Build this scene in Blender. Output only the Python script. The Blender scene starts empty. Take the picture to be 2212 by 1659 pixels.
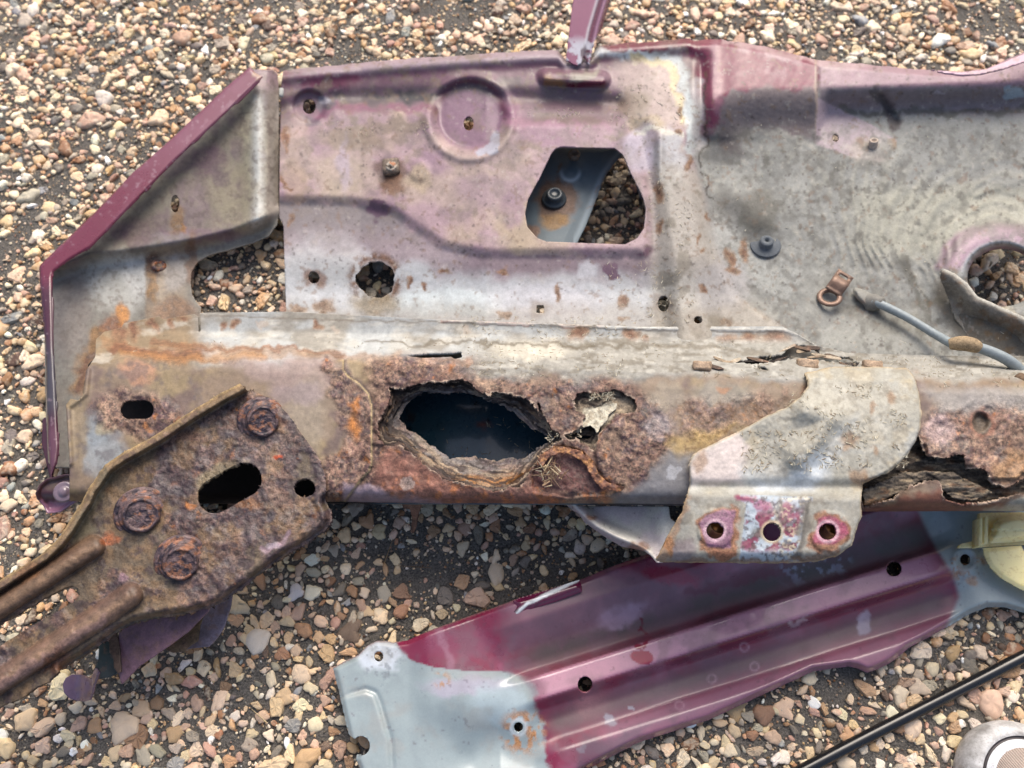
import bpy, math
import numpy as np
from mathutils import Vector, Matrix
SC = bpy.context.scene
COL = SC.collection
# ------------------------------------------------------------------ camera, sky, sun, exposure
TILT = math.radians(22.0)            # the phone is held over the parts, tipped a little away from straight down
FPX = 1736.0                         # focal length for a frame 2212 wide
CAM = np.array([0.0, -0.19, 0.56])
cd = bpy.data.cameras.new('camera'); cam = bpy.data.objects.new('camera', cd); COL.objects.link(cam)
cam.location = CAM; cam.rotation_euler = (TILT, 0, 0)
cd.sensor_width = 36.0; cd.lens = 36.0*FPX/2212.0; cd.clip_start = 0.01; cd.clip_end = 60
cd.dof.use_dof = True; cd.dof.focus_distance = 0.49; cd.dof.aperture_fstop = 8.0
SC.camera = cam
w = bpy.data.worlds.new('World'); SC.world = w; w.use_nodes = True
nt = w.node_tree; nt.nodes.clear()
sky = nt.nodes.new('ShaderNodeTexSky'); sky.sky_type = 'NISHITA'; sky.sun_disc = False
SUN_EL, SUN_AZ = math.radians(45), math.radians(12)      # light comes from the far side, a little to the right
sky.sun_elevation = SUN_EL; sky.sun_rotation = SUN_AZ
sky.air_density = 1.0; sky.dust_density = 6.0; sky.ozone_density = 0.6
bg = nt.nodes.new('ShaderNodeBackground'); bg.inputs[1].default_value = 0.15
ow = nt.nodes.new('ShaderNodeOutputWorld')
nt.links.new(sky.outputs[0], bg.inputs[0]); nt.links.new(bg.outputs[0], ow.inputs[0])
sd = bpy.data.lights.new('sun', 'SUN'); sun = bpy.data.objects.new('sun', sd); COL.objects.link(sun)
sd.energy = 1.6; sd.angle = math.radians(45); sd.color = (1.0, 0.98, 0.94)
sun.rotation_euler = Vector((math.sin(SUN_AZ)*math.cos(SUN_EL), math.cos(SUN_AZ)*math.cos(SUN_EL), math.sin(SUN_EL))).to_track_quat('Z', 'Y').to_euler()
SC.view_settings.view_transform = 'Standard'; SC.view_settings.look = 'None'
SC.view_settings.exposure = 0.42; SC.view_settings.gamma = 1.0

# ------------------------------------------------------------------ helpers
def sc(x):                            # sRGB 0-255 -> linear
    x = np.asarray(x, float)/255.0
    return np.where(x <= 0.04045, x/12.92, ((x+0.055)/1.055)**2.4)
LEAN = [False]                        # the car section lies leaning: its left end near the ground, its right end raised
def lean(u): return np.interp(u, [-80, 780, 1050, 1300, 2300], [-37, -33, -10, -1, 8])
def world(u, v, z):                   # a place in the frame (2212 wide) at height z (metres) above the ground
    u = np.asarray(u, float); v = np.asarray(v, float); z = np.asarray(z, float)
    if LEAN[0]: z = z+lean(u)/1000.0
    dx = (u-1106.0)/FPX; dy = -(v-829.5)/FPX
    wy = dy*math.cos(TILT)+math.sin(TILT); wz = dy*math.sin(TILT)-math.cos(TILT)
    t = (z-CAM[2])/wz
    return np.stack([CAM[0]+dx*t, CAM[1]+wy*t, z+0*t], -1)
def W(u, v, zmm): return Vector(world(u, v, zmm/1000.0))
def ss(a, b, x):
    t = np.clip((x-a)/(b-a), 0, 1); return t*t*(3-2*t)
def _h(ix, iy, seed):
    n = (ix.astype(np.int64)*374761393 + iy.astype(np.int64)*668265263 + seed*1442695041) & 0xffffffff
    n = ((n ^ (n >> 13))*1274126177) & 0xffffffff
    n = ((n ^ (n >> 16))*2246822519) & 0xffffffff
    return ((n ^ (n >> 15)) & 0xffffff)/float(0xffffff)*2-1
def vn(x, y, seed=0):
    ix = np.floor(x); iy = np.floor(y); fx = x-ix; fy = y-iy
    fx = fx*fx*fx*(fx*(fx*6-15)+10); fy = fy*fy*fy*(fy*(fy*6-15)+10)
    ix = ix.astype(np.int64); iy = iy.astype(np.int64)
    a = _h(ix, iy, seed); b = _h(ix+1, iy, seed); c = _h(ix, iy+1, seed); d = _h(ix+1, iy+1, seed)
    return (a*(1-fx)+b*fx)*(1-fy)+(c*(1-fx)+d*fx)*fy
def fbm(u, v, s, seed=0, o=4, sx=1.0, g=0.55):
    r = 0; a = 1.0; f = 1.0/s; t = 0
    for k in range(o):
        c, q = math.cos(0.7*k+seed), math.sin(0.7*k+seed)
        if sx != 1.0: c, q = 1.0, 0.0
        r = r + a*vn((u*c-v*q)*f/sx+17.3*k, (u*q+v*c)*f+9.1*k, seed+31*k); t += a; a *= g; f *= 2.03
    return r/t*1.6
def seg(u, v, a, b):
    ax, ay = a; bx, by = b; dx, dy = bx-ax, by-ay
    t = np.clip(((u-ax)*dx+(v-ay)*dy)/(dx*dx+dy*dy+1e-9), 0, 1)
    return np.hypot(u-ax-t*dx, v-ay-t*dy)
def line(u, v, pts):                  # distance to a polyline
    d = 1e9+0*u
    for a, b in zip(pts[:-1], pts[1:]): d = np.minimum(d, seg(u, v, a, b))
    return d
def poly(u, v, pts):                  # signed distance, positive inside
    d = line(u, v, list(pts)+[pts[0]]); ins = np.zeros(u.shape, bool)
    for (ax, ay), (bx, by) in zip(pts, list(pts[1:])+[pts[0]]):
        c = (ay > v) != (by > v)
        with np.errstate(divide='ignore', invalid='ignore'):
            xi = (bx-ax)*(v-ay)/(by-ay)+ax if by != ay else 0*u
        ins ^= c & (u < xi)
    return np.where(ins, d, -d)
def circ(u, v, cx, cy, rx, ry=None, rot=0):    # signed distance-like, positive inside
    ry = ry or rx; c, s = math.cos(math.radians(rot)), math.sin(math.radians(rot))
    x = (u-cx)*c+(v-cy)*s; y = -(u-cx)*s+(v-cy)*c
    return (1-np.sqrt((x/rx)**2+(y/ry)**2))*min(rx, ry)
def stad(u, v, a, b, r): return r-seg(u, v, a, b)
def ip(x, xs, ys): return np.interp(x, xs, ys)

class Paint:
    """albedo, roughness, rust and gloss of a sheet, per vertex"""
    def __init__(s, u, v, col, rough=0.6):
        s.u, s.v = u, v; s.c = np.tile(sc(col), (u.size, 1)); s.r = np.full(u.size, rough); s.k = np.zeros(u.size)
        s.wu = u+9*fbm(u, v, 26, 5, 3); s.wv = v+9*fbm(u, v, 26, 11, 3)
    def mix(s, m, col, rough=None, rust=None):
        m = np.clip(m, 0, 1)
        c = sc(col) if not isinstance(col, np.ndarray) else col
        s.c = s.c*(1-m[:, None])+c*m[:, None]
        if rough is not None: s.r = s.r*(1-m)+rough*m
        if rust is not None: s.k = s.k*(1-m)+rust*m
    def blob(s, cx, cy, rx, ry, col, a=1, f=0.35, rot=0, rough=None, rust=None, warp=1):
        uu = s.u+(s.wu-s.u)*warp; vv = s.v+(s.wv-s.v)*warp
        d = circ(uu, vv, cx, cy, rx, ry, rot)/min(rx, ry)
        s.mix(a*ss(-f, f, d), col, rough, rust)
    def poly(s, pts, col, a=1, f=6, rough=None, rust=None, warp=1):
        uu = s.u+(s.wu-s.u)*warp; vv = s.v+(s.wv-s.v)*warp
        s.mix(a*ss(-f, f, poly(uu, vv, pts)), col, rough, rust)
    def line(s, pts, w_, col, a=1, f=0.6, rough=None, rust=None, warp=1):
        uu = s.u+(s.wu-s.u)*warp; vv = s.v+(s.wv-s.v)*warp
        s.mix(a*ss(w_*(1+f), w_*(1-f), line(uu, vv, pts)), col, rough, rust)
    def noise(s, scale, seed, lo, hi, col, a=1, sx=1.0, o=4, rough=None, rust=None, m=1):
        s.mix(m*a*ss(lo, hi, fbm(s.u, s.v, scale, seed, o, sx)), col, rough, rust)
    def var(s, scale, seed, amp, sx=1.0, o=4):
        s.c = s.c*np.clip(1+amp*fbm(s.u, s.v, scale, seed, o, sx), 0.2, 2)[:, None]
    def rustify(s, m, seed=3, base=(112, 80, 68), dark=(66, 48, 50), hot=(150, 92, 48), pale=(152, 120, 106), hotlo=0.45, sx=1.0):
        """mottled scale rust where m is 1"""
        u, v = s.u, s.v
        c = np.tile(sc(base), (u.size, 1))
        def bl(col, k):
            nonlocal c
            c = c*(1-k[:, None])+sc(col)*k[:, None]
        bl(pale, 0.8*ss(0.0, 0.7, fbm(u, v, 46, seed+1, 5, sx)))
        bl(dark, 0.9*ss(0.0, 0.6, fbm(u, v, 34, seed+2, 5, sx)))
        bl(dark, 0.7*ss(0.15, 0.55, fbm(u, v, 9, seed+4, 3, sx)))
        bl(pale, 0.6*ss(0.2, 0.7, fbm(u, v, 7, seed+6, 3, sx)))
        bl(hot, 0.9*ss(hotlo, hotlo+0.3, fbm(u, v, 28, seed+3, 5, sx)))
        f = fbm(u, v, 46, seed+11, 4, sx); e = np.full(u.size, 9.0)
        for l in (-.35, -.08, .2, .48): e = np.minimum(e, np.abs(f-l))
        lv = (f > -.35)*1.0+(f > -.08)+(f > .2)+(f > .48)
        c = c*(0.86+0.09*lv)[:, None]; bl((44, 34, 34), 0.75*ss(.05, .012, e))
        s.flake = m*0.42*sum(ss(-.03, .03, f-l) for l in (-.35, -.08, .2, .48))
        s.mix(m, c, 0.62-0.2*ss(0.1, 0.6, fbm(u, v, 34, seed+2, 5, sx)), 1.0)

def link(o, parent=None):
    COL.objects.link(o)
    if parent is not None: o.parent = parent
    return o
def tag(o, label=None, cat=None, group=None, kind=None):
    for k, x in (('label', label), ('category', cat), ('group', group), ('kind', kind)):
        if x: o[k] = x
    return o
def empty(name, loc, **kw):
    o = bpy.data.objects.new(name, None); o.empty_display_size = 0.02; COL.objects.link(o); o.location = loc
    bpy.context.view_layer.update()
    return tag(o, **kw)
def mesh_np(name, V, T, mat, parent=None, cols=None, rough=None, rust=None, smooth=True, mats=None):
    me = bpy.data.meshes.new(name); V = np.asarray(V, np.float32); T = np.asarray(T, np.int32)
    k = T.shape[1]
    if parent is not None: V = V-np.asarray(parent.matrix_world.translation, np.float32)
    me.vertices.add(len(V)); me.vertices.foreach_set('co', V.ravel())
    me.loops.add(T.size); me.loops.foreach_set('vertex_index', T.ravel())
    me.polygons.add(len(T)); me.polygons.foreach_set('loop_start', np.arange(0, T.size, k, dtype=np.int32))
    me.polygons.foreach_set('loop_total', np.full(len(T), k, np.int32))
    me.polygons.foreach_set('use_smooth', np.full(len(T), smooth))
    me.update(calc_edges=True)
    if cols is not None:
        a = me.attributes.new('Col', 'FLOAT_COLOR', 'POINT')
        a.data.foreach_set('color', np.concatenate([np.clip(cols, 0, 1), np.ones((len(V), 1))], 1).astype(np.float32).ravel())
    for nm, arr in (('rough', rough), ('rust', rust)):
        if arr is not None:
            a = me.attributes.new(nm, 'FLOAT', 'POINT'); a.data.foreach_set('value', np.asarray(arr, np.float32))
    if mat: me.materials.append(mat)
    o = bpy.data.objects.new(name, me); COL.objects.link(o)
    if parent is not None: o.parent = parent
    return o

def sheet(name, box, step, sdf, height, paint, mat, parent, thick=1.2, base=(150, 150, 150), label=None):
    """a formed steel sheet: a fine grid cut along sdf = 0, pressed to height (mm), painted per vertex"""
    u0, u1, v0, v1 = box
    nu, nv = int((u1-u0)/step)+1, int((v1-v0)/step)+1
    us = np.linspace(u0, u1, nu); vs = np.linspace(v0, v1, nv)
    U, Vv = np.meshgrid(us, vs); U = U.ravel(); Vv = Vv.ravel()
    D = sdf(U, Vv); D = np.where(np.abs(D) < 1e-3, 1e-3, D)
    i = np.arange(nv-1)[:, None]*nu+np.arange(nu-1)[None, :]; i = i.ravel()
    par = ((i//nu)+(i % nu)) % 2
    A = np.where(par[:, None] == 0, np.stack([i, i+1, i+nu+1], 1), np.stack([i, i+1, i+nu], 1))
    B = np.where(par[:, None] == 0, np.stack([i, i+nu+1, i+nu], 1), np.stack([i+1, i+nu+1, i+nu], 1))
    T = np.concatenate([A, B])
    ins = D[T] > 0; n = ins.sum(1)
    keep = T[n == 3]; extra = []; nu_, nv_ = [], []; cache = {}
    base_n = len(U)
    def cut(a, b):
        k = (a, b) if a < b else (b, a)
        if k in cache: return cache[k]
        t = D[a]/(D[a]-D[b]); t = min(max(t, 0.02), 0.98)
        nu_.append(U[a]+(U[b]-U[a])*t); nv_.append(Vv[a]+(Vv[b]-Vv[a])*t)
        cache[k] = base_n+len(nu_)-1; return cache[k]
    for t, s in zip(T[(n == 1) | (n == 2)].tolist(), ins[(n == 1) | (n == 2)].tolist()):
        if sum(s) == 1:
            k = s.index(True); a, b, c = t[k], t[(k+1) % 3], t[(k+2) % 3]
            extra.append((a, cut(a, b), cut(a, c)))
        else:
            k = s.index(False); a, b, c = t[k], t[(k+1) % 3], t[(k+2) % 3]
            p, q = cut(a, b), cut(a, c)
            extra.append((p, b, c)); extra.append((p, c, q))
    T = np.concatenate([keep, np.array(extra, np.int64).reshape(-1, 3)])
    U = np.concatenate([U, nu_]); Vv = np.concatenate([Vv, nv_])
    used = np.unique(T); m = np.full(len(U), -1); m[used] = np.arange(len(used)); T = m[T]; U = U[used]; Vv = Vv[used]
    P = Paint(U, Vv, base); dz = paint(P)
    z = height(U, Vv)
    if dz is not None: z = z+dz
    co = world(U, Vv, z/1000.0)
    T = T[:, ::-1]                     # v runs down the frame: turn the faces up
    o = mesh_np(name, co, T, mat, parent, P.c, P.r, P.k)
    if thick:
        md = o.modifiers.new('thickness', 'SOLIDIFY'); md.thickness = thick/1000.0; md.offset = -1; md.use_even_offset = False
    if label: o['label'] = label
    return o

# ------------------------------------------------------------------ materials
def node(nt, t, **kw):
    n = nt.nodes.new(t)
    for k, x in kw.items():
        if k in n.inputs: n.inputs[k].default_value = x
        else: setattr(n, k, x)
    return n
def newmat(name):
    m = bpy.data.materials.new(name); m.use_nodes = True; nt = m.node_tree; nt.nodes.clear()
    out = nt.nodes.new('ShaderNodeOutputMaterial'); b = nt.nodes.new('ShaderNodeBsdfPrincipled')
    nt.links.new(b.outputs[0], out.inputs[0]); return m, nt, b
def math_(nt, op, a, b=None, c=None):
    n = nt.nodes.new('ShaderNodeMath'); n.operation = op
    for i, x in enumerate((a, b, c)):
        if x is None: continue
        if isinstance(x, (int, float)): n.inputs[i].default_value = x
        else: nt.links.new(x, n.inputs[i])
    return n.outputs[0]
def mixc(nt, f, a, b, mode='MIX'):
    n = nt.nodes.new('ShaderNodeMix'); n.data_type = 'RGBA'; n.blend_type = mode
    for s, x in ((n.inputs[0], f), (n.inputs[6], a), (n.inputs[7], b)):
        if isinstance(x, (int, float)): s.default_value = x
        elif isinstance(x, tuple): s.default_value = x if len(x) == 4 else (*x, 1)
        else: nt.links.new(x, s)
    return n.outputs[2]
def ramp(nt, f, lo, hi):
    n = nt.nodes.new('ShaderNodeMapRange'); n.inputs[1].default_value = lo; n.inputs[2].default_value = hi
    nt.links.new(f, n.inputs[0]); return n.outputs[0]
def noise(nt, co, s, d=4, r=0.6):
    n = node(nt, 'ShaderNodeTexNoise', Scale=s, Detail=d, Roughness=r); nt.links.new(co, n.inputs['Vector']); return n.outputs[0]
def metal_mat(name, coat=0.0, bump=0.35, speck=0.4, grain=0.13):
    m, nt, b = newmat(name)
    co = nt.nodes.new('ShaderNodeTexCoord').outputs['Object']
    at = node(nt, 'ShaderNodeAttribute', attribute_name='Col').outputs['Color']
    rg = node(nt, 'ShaderNodeAttribute', attribute_name='rough').outputs['Fac']
    ru = node(nt, 'ShaderNodeAttribute', attribute_name='rust').outputs['Fac']
    n1 = noise(nt, co, 900, 3, 0.7); n2 = noise(nt, co, 260, 5, 0.65); n3 = noise(nt, co, 90, 4, 0.6)
    g = math_(nt, 'ADD', math_(nt, 'MULTIPLY', math_(nt, 'SUBTRACT', n1, 0.5), 1.0), math_(nt, 'MULTIPLY', math_(nt, 'SUBTRACT', n2, 0.5), 1.0))
    amt = math_(nt, 'ADD', math_(nt, 'MULTIPLY', ru, 1.7), grain*4)
    k = math_(nt, 'ADD', math_(nt, 'MULTIPLY', g, amt), 1.0)
    k = math_(nt, 'MAXIMUM', k, 0.25)
    vm = nt.nodes.new('ShaderNodeVectorMath'); vm.operation = 'SCALE'; nt.links.new(at, vm.inputs[0]); nt.links.new(k, vm.inputs['Scale'])
    # dark and pale specks of grit
    sh = nt.nodes.new('ShaderNodeVectorMath'); sh.operation = 'ADD'; sh.inputs[1].default_value = (3.1, 1.7, 0.4); nt.links.new(co, sh.inputs[0])
    dk = ramp(nt, noise(nt, co, 800, 3, 0.75), 0.66, 0.74); lt = ramp(nt, noise(nt, sh.outputs[0], 950, 3, 0.8), 0.67, 0.76)
    lt = math_(nt, 'MULTIPLY', lt, ramp(nt, noise(nt, sh.outputs[0], 30, 3, 0.6), 0.4, 0.65))
    c = mixc(nt, math_(nt, 'MULTIPLY', dk, speck), vm.outputs[0], (0.04, 0.03, 0.025))
    c = mixc(nt, math_(nt, 'MULTIPLY', lt, speck), c, (0.62, 0.58, 0.5))
    nt.links.new(c, b.inputs['Base Color'])
    rr = math_(nt, 'ADD', rg, math_(nt, 'MULTIPLY', math_(nt, 'SUBTRACT', n3, 0.5), 0.35))
    nt.links.new(rr, b.inputs['Roughness'])
    bp = node(nt, 'ShaderNodeBump', Distance=0.0006)
    hgt = math_(nt, 'ADD', math_(nt, 'MULTIPLY', n1, 0.5), n2)
    st = math_(nt, 'ADD', math_(nt, 'MULTIPLY', ru, 0.75), bump*0.35)
    nt.links.new(st, bp.inputs['Strength']); nt.links.new(hgt, bp.inputs['Height']); nt.links.new(bp.outputs[0], b.inputs['Normal'])
    b.inputs['Specular IOR Level'].default_value = 0.45
    if coat:
        cw = math_(nt, 'MULTIPLY', ramp(nt, rg, 0.5, 0.3), coat); nt.links.new(cw, b.inputs['Coat Weight']); b.inputs['Coat Roughness'].default_value = 0.08
    return m
M_SHEET = metal_mat('weathered_painted_steel')
M_GLOSS = metal_mat('burgundy_and_primer_paint', coat=0.55, bump=0.12, speck=0.2, grain=0.05)
def plain(name, col, rough=0.5, metal=0.0, bump=0.2, scale=300, var=0.3, coat=0):
    m, nt, b = newmat(name)
    co = nt.nodes.new('ShaderNodeTexCoord').outputs['Object']
    n1 = noise(nt, co, scale, 5, 0.65)
    c = tuple(sc(col))
    cc = mixc(nt, ramp(nt, n1, 0.3, 0.7), tuple(x*(1-var) for x in c), tuple(min(1, x*(1+var)) for x in c))
    nt.links.new(cc, b.inputs['Base Color']); b.inputs['Roughness'].default_value = rough; b.inputs['Metallic'].default_value = metal
    b.inputs['Coat Weight'].default_value = coat
    bp = node(nt, 'ShaderNodeBump', Distance=0.0005, Strength=bump); nt.links.new(n1, bp.inputs['Height']); nt.links.new(bp.outputs[0], b.inputs['Normal'])
    return m
# ------------------------------------------------------------------ ground: worn asphalt with exposed flint gravel
rng = np.random.default_rng(7)
def ground():
    m, nt, b = newmat('asphalt_binder')
    co = nt.nodes.new('ShaderNodeTexCoord').outputs['Object']
    n1 = noise(nt, co, 700, 4, 0.7); n2 = noise(nt, co, 25, 3, 0.6); n3 = noise(nt, co, 1600, 2, 0.7)
    c = mixc(nt, ramp(nt, n1, 0.35, 0.7), (0.018, 0.017, 0.016), (0.21, 0.19, 0.165))
    c = mixc(nt, math_(nt, 'MULTIPLY', ramp(nt, n2, 0.45, 0.65), 0.35), c, (0.15, 0.13, 0.11))
    c = mixc(nt, ramp(nt, n3, 0.66, 0.72), c, (0.42, 0.38, 0.32))
    nt.links.new(c, b.inputs['Base Color']); b.inputs['Roughness'].default_value = 0.8
    bp = node(nt, 'ShaderNodeBump', Distance=0.0015, Strength=0.9); nt.links.new(n1, bp.inputs['Height']); nt.links.new(bp.outputs[0], b.inputs['Normal'])
    x0, x1, y0, y1, st = -0.72, 0.72, -0.42, 0.72, 0.004
    xs = np.arange(x0, x1+st/2, st); ys = np.arange(y0, y1+st/2, st)
    X, Y = np.meshgrid(xs, ys); nu = len(xs); nv = len(ys); X = X.ravel(); Y = Y.ravel()
    Z = 0.0011*fbm(X*1000, Y*1000, 14, 3, 4)-0.0006
    i = (np.arange(nv-1)[:, None]*nu+np.arange(nu-1)[None, :]).ravel()
    Q = np.stack([i, i+1, i+nu+1, i+nu], 1)
    n0 = len(X); R = 6.0
    V = np.concatenate([np.stack([X, Y, Z], 1), [[-R, -R, 0], [R, -R, 0], [R, R, 0], [-R, R, 0]]])
    cor = [0, nu-1, nu*nv-1, nu*(nv-1)]
    sk = [[n0, n0+1, cor[1], cor[0]], [n0+1, n0+2, cor[2], cor[1]], [n0+2, n0+3, cor[3], cor[2]], [n0+3, n0, cor[0], cor[3]]]
    V[cor, 2] = 0
    o = mesh_np('ground', V, np.concatenate([Q, sk]), m)
    # pull the rim level so that the apron round it meets it
    return tag(o, 'worn dark asphalt set with exposed flint gravel', 'ground', kind='structure')
G = ground()
PAL = [((226, 198, 154), 20), ((202, 160, 112), 12), ((230, 208, 176), 20), ((176, 126, 84), 7), ((214, 178, 150), 15), ((190, 148, 126), 9),
       ((236, 226, 206), 7), ((168, 156, 138), 8), ((118, 110, 102), 6), ((222, 188, 140), 7), ((150, 108, 74), 5), ((140, 144, 146), 3), ((96, 72, 58), 3), ((250, 246, 238), 3)]
PALC = np.array([sc(c) for c, _ in PAL]); PALW = np.array([k for _, k in PAL], float); PALW /= PALW.sum()
def stone_variant(r, na=18, rings=3):
    k = int(r.integers(4, 9)); corner = np.sort((np.arange(k)+r.uniform(-0.38, 0.38, k))*2*math.pi/k) % (2*math.pi); corner = np.sort(corner); cr = r.uniform(0.60, 1.15, k)
    if r.random() < 0.6: cr[int(r.integers(0, k))] *= 0.55
    th = np.linspace(0, 2*math.pi, na, endpoint=False)
    px, py = cr*np.cos(corner), cr*np.sin(corner)
    px = np.r_[px, px[0]]; py = np.r_[py, py[0]]; ca = np.r_[corner, corner[0]+2*math.pi]
    tt = np.where(th < corner[0], th+2*math.pi, th)
    x = np.interp(tt, ca, px); y = np.interp(tt, ca, py)
    rd = np.hypot(x, y); rd = np.maximum(rd, 0.36); x = rd*np.cos(th); y = rd*np.sin(th)
    x = 0.09*np.roll(x, 1)+0.09*np.roll(x, -1)+0.82*x; y = 0.09*np.roll(y, 1)+0.09*np.roll(y, -1)+0.82*y
    h = r.uniform(0.30, 0.5); sl = r.uniform(-0.22, 0.22, 2)
    V = []
    R_ = ((1.0, -0.35), (0.99, 0.45*h), (0.88, 0.86*h), (0.45, h)) if rings == 3 else ((1.0, -0.1), (0.97, 0.5*h), (0.75, 0.95*h))
    for f, z in R_:
        j = 1+0.05*r.standard_normal(na)
        V.append(np.stack([x*f*j, y*f*j, z+0.05*r.standard_normal(na)*(z > 0)+(x*sl[0]+y*sl[1])*f*0.6*(z > 0)], 1))
    V = np.concatenate(V+[np.array([[0.05*r.standard_normal(), 0.05*r.standard_normal(), h+0.03*r.standard_normal()]])])
    T = []
    for q in range(rings):
        for i in range(na):
            a, b2 = q*na+i, q*na+(i+1) % na; T += [(a, b2, b2+na), (a, b2+na, a+na)]
    for i in range(na): T.append((rings*na+i, rings*na+(i+1) % na, (rings+1)*na))
    return V, np.array(T)
VAR = [stone_variant(np.random.default_rng(100+k)) for k in range(70)]
VARM = [stone_variant(np.random.default_rng(300+k), 12, 2) for k in range(70)]; VARL = [stone_variant(np.random.default_rng(500+k), 8, 2) for k in range(70)]
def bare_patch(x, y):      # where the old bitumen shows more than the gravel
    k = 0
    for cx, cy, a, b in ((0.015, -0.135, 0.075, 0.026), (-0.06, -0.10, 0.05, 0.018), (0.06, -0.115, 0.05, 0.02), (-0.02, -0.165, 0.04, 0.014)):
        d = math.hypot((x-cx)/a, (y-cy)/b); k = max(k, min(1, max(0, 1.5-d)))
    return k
def stones():
    X0, X1, Y0, Y1 = -0.60, 0.60, -0.36, 0.55
    cell = 0.011; nx = int((X1-X0)/cell)+2; grid = {}
    out = []
    def ok(x, y, r):
        cx, cy = int((x-X0)/cell), int((y-Y0)/cell)
        for a in range(cx-2, cx+3):
            for b2 in range(cy-2, cy+3):
                for (p, q, s) in grid.get((a, b2), ()):
                    if (p-x)**2+(q-y)**2 < ((r+s)*0.48)**2: return False
        return True
    for lo, hi, n in ((0.0078, 0.0122, 1100), (0.0054, 0.0080, 7800), (0.0036, 0.0054, 22000), (0.0021, 0.0036, 34000), (0.0012, 0.0020, 20000)):
        xy = rng.uniform((X0, Y0), (X1, Y1), (n, 2)); rr = rng.uniform(lo, hi, n)
        # the binder shows more bare in patches
        bare = fbm(xy[:, 0]*1000, xy[:, 1]*1000, 60, 91, 3)
        for (x, y), r, bb in zip(xy.tolist(), rr.tolist(), bare.tolist()):
            if bb > 0.62 and r > 0.0025: continue
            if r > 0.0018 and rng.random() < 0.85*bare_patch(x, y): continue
            if ok(x, y, r):
                grid.setdefault((int((x-X0)/cell), int((y-Y0)/cell)), []).append((x, y, r)); out.append((x, y, r))
    S = np.array(out); n = len(S)
    var = rng.integers(0, len(VAR), n); rot = rng.uniform(0, 2*math.pi, n); el = rng.uniform(0.48, 1.0, n)
    ci = rng.choice(len(PALC), n, p=PALW); col = PALC[ci]*rng.uniform(0.74, 1.12, (n, 1))*rng.uniform(0.94, 1.06, (n, 3))
    sink = rng.uniform(0.0, 0.6, n)
    col = np.clip(col*np.array([1.12, 1.10, 1.06]), 0, 1); col = col*.86+.14*col.mean(1, keepdims=True)
    d = np.hypot(S[:, 0]-0.0, (S[:, 1]+0.22))
    # which show largest: near the lens, not under the metal
    # frame position of every stone
    q = S[:, :2]; y = q[:, 1]-CAM[1]; zc = y*math.sin(TILT)+CAM[2]*math.cos(TILT); yc = y*math.cos(TILT)-CAM[2]*math.sin(TILT)
    uu = 1106+FPX*q[:, 0]/zc; vv = 829.5-FPX*yc/zc
    size = S[:, 2]/zc
    vis = (uu > 0) & (uu < 2212) & (vv < 1659) & (((vv > 1110) & (uu < 780+0*uu) & (uu > 480)) | ((vv > 1500) & (uu < 740)) | ((vv > 1095) & (vv < 1330) & (uu > 750) & (uu < 1150)) | ((uu > 1750) & (vv > 1440)) | ((vv > 1450) & (uu > 1500)))
    order = np.argsort(-(size*vis)); near = set(order[:300].tolist())
    # single stones
    ms, nt, b = newmat('flint_stone')
    def stone_nodes(nt, b, base):
        co = nt.nodes.new('ShaderNodeTexCoord').outputs['Object']
        n1 = noise(nt, co, 420, 5, 0.7); n2 = noise(nt, co, 150, 3, 0.6); n3 = noise(nt, co, 1100, 2, 0.6); n4 = noise(nt, co, 230, 5, 0.75)
        c = mixc(nt, ramp(nt, n1, 0.25, 0.75), base, (1, 1, 1), 'MULTIPLY')
        k = math_(nt, 'ADD', math_(nt, 'MULTIPLY', n1, 0.9), 0.55)
        vm = nt.nodes.new('ShaderNodeVectorMath'); vm.operation = 'SCALE'; nt.links.new(base, vm.inputs[0]); nt.links.new(k, vm.inputs['Scale'])
        c = mixc(nt, math_(nt, 'MULTIPLY', ramp(nt, n2, 0.50, 0.62), 0.5), vm.outputs[0], (0.66, 0.58, 0.44))
        c = mixc(nt, math_(nt, 'MULTIPLY', ramp(nt, n4, 0.57, 0.66), 0.65), c, (0.16, 0.10, 0.06))
        nt.links.new(c, b.inputs['Base Color']); b.inputs['Roughness'].default_value = 0.55; b.inputs['Specular IOR Level'].default_value = 0.4
        bp = node(nt, 'ShaderNodeBump', Distance=0.0006, Strength=0.5); nt.links.new(n1, bp.inputs['Height']); nt.links.new(bp.outputs[0], b.inputs['Normal'])
    stone_nodes(nt, b, nt.nodes.new('ShaderNodeObjectInfo').outputs['Color'])
    mb, nt, b = newmat('flint_gravel'); stone_nodes(nt, b, node(nt, 'ShaderNodeAttribute', attribute_name='Col').outputs['Color'])
    for p in range(len(VAR)):
        V, T = VAR[p]; me = bpy.data.meshes.new('stone'); me.from_pydata(V.tolist(), [], T.tolist())
        me.polygons.foreach_set('use_smooth', np.full(len(T), p % 3 != 0)); me.materials.append(ms); VAR[p] = (V, T, me)
    rest = []
    for i in range(n):
        if i in near:
            o = bpy.data.objects.new('stone', VAR[var[i]][2]); COL.objects.link(o); o.parent = G
            r = S[i, 2]; o.location = (S[i, 0], S[i, 1], 0.0002-r*0.35*sink[i]); o.rotation_euler = (0, 0, rot[i]); o.scale = (r, r*el[i], r*0.82)
            o.color = (*np.clip(col[i], 0, 1), 1)
        else: rest.append(i)
    Vs, Ts, Cs = [], [], []; off = 0
    # loose grit between the stones, eight-sided crumbs
    ng = 60000; gx = rng.uniform((X0, Y0), (X1, Y1), (ng, 2)); gr_ = rng.uniform(0.0004, 0.0011, ng); gc = PALC[rng.choice(len(PALC), ng, p=PALW)]*rng.uniform(0.35, 1.0, (ng, 1))
    oc = np.array([[1, 0, 0], [0, 1, 0], [-1, 0, 0], [0, -1, 0], [0, 0, 1.0]]); ot = np.array([[0, 1, 4], [1, 2, 4], [2, 3, 4], [3, 0, 4]])
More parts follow.
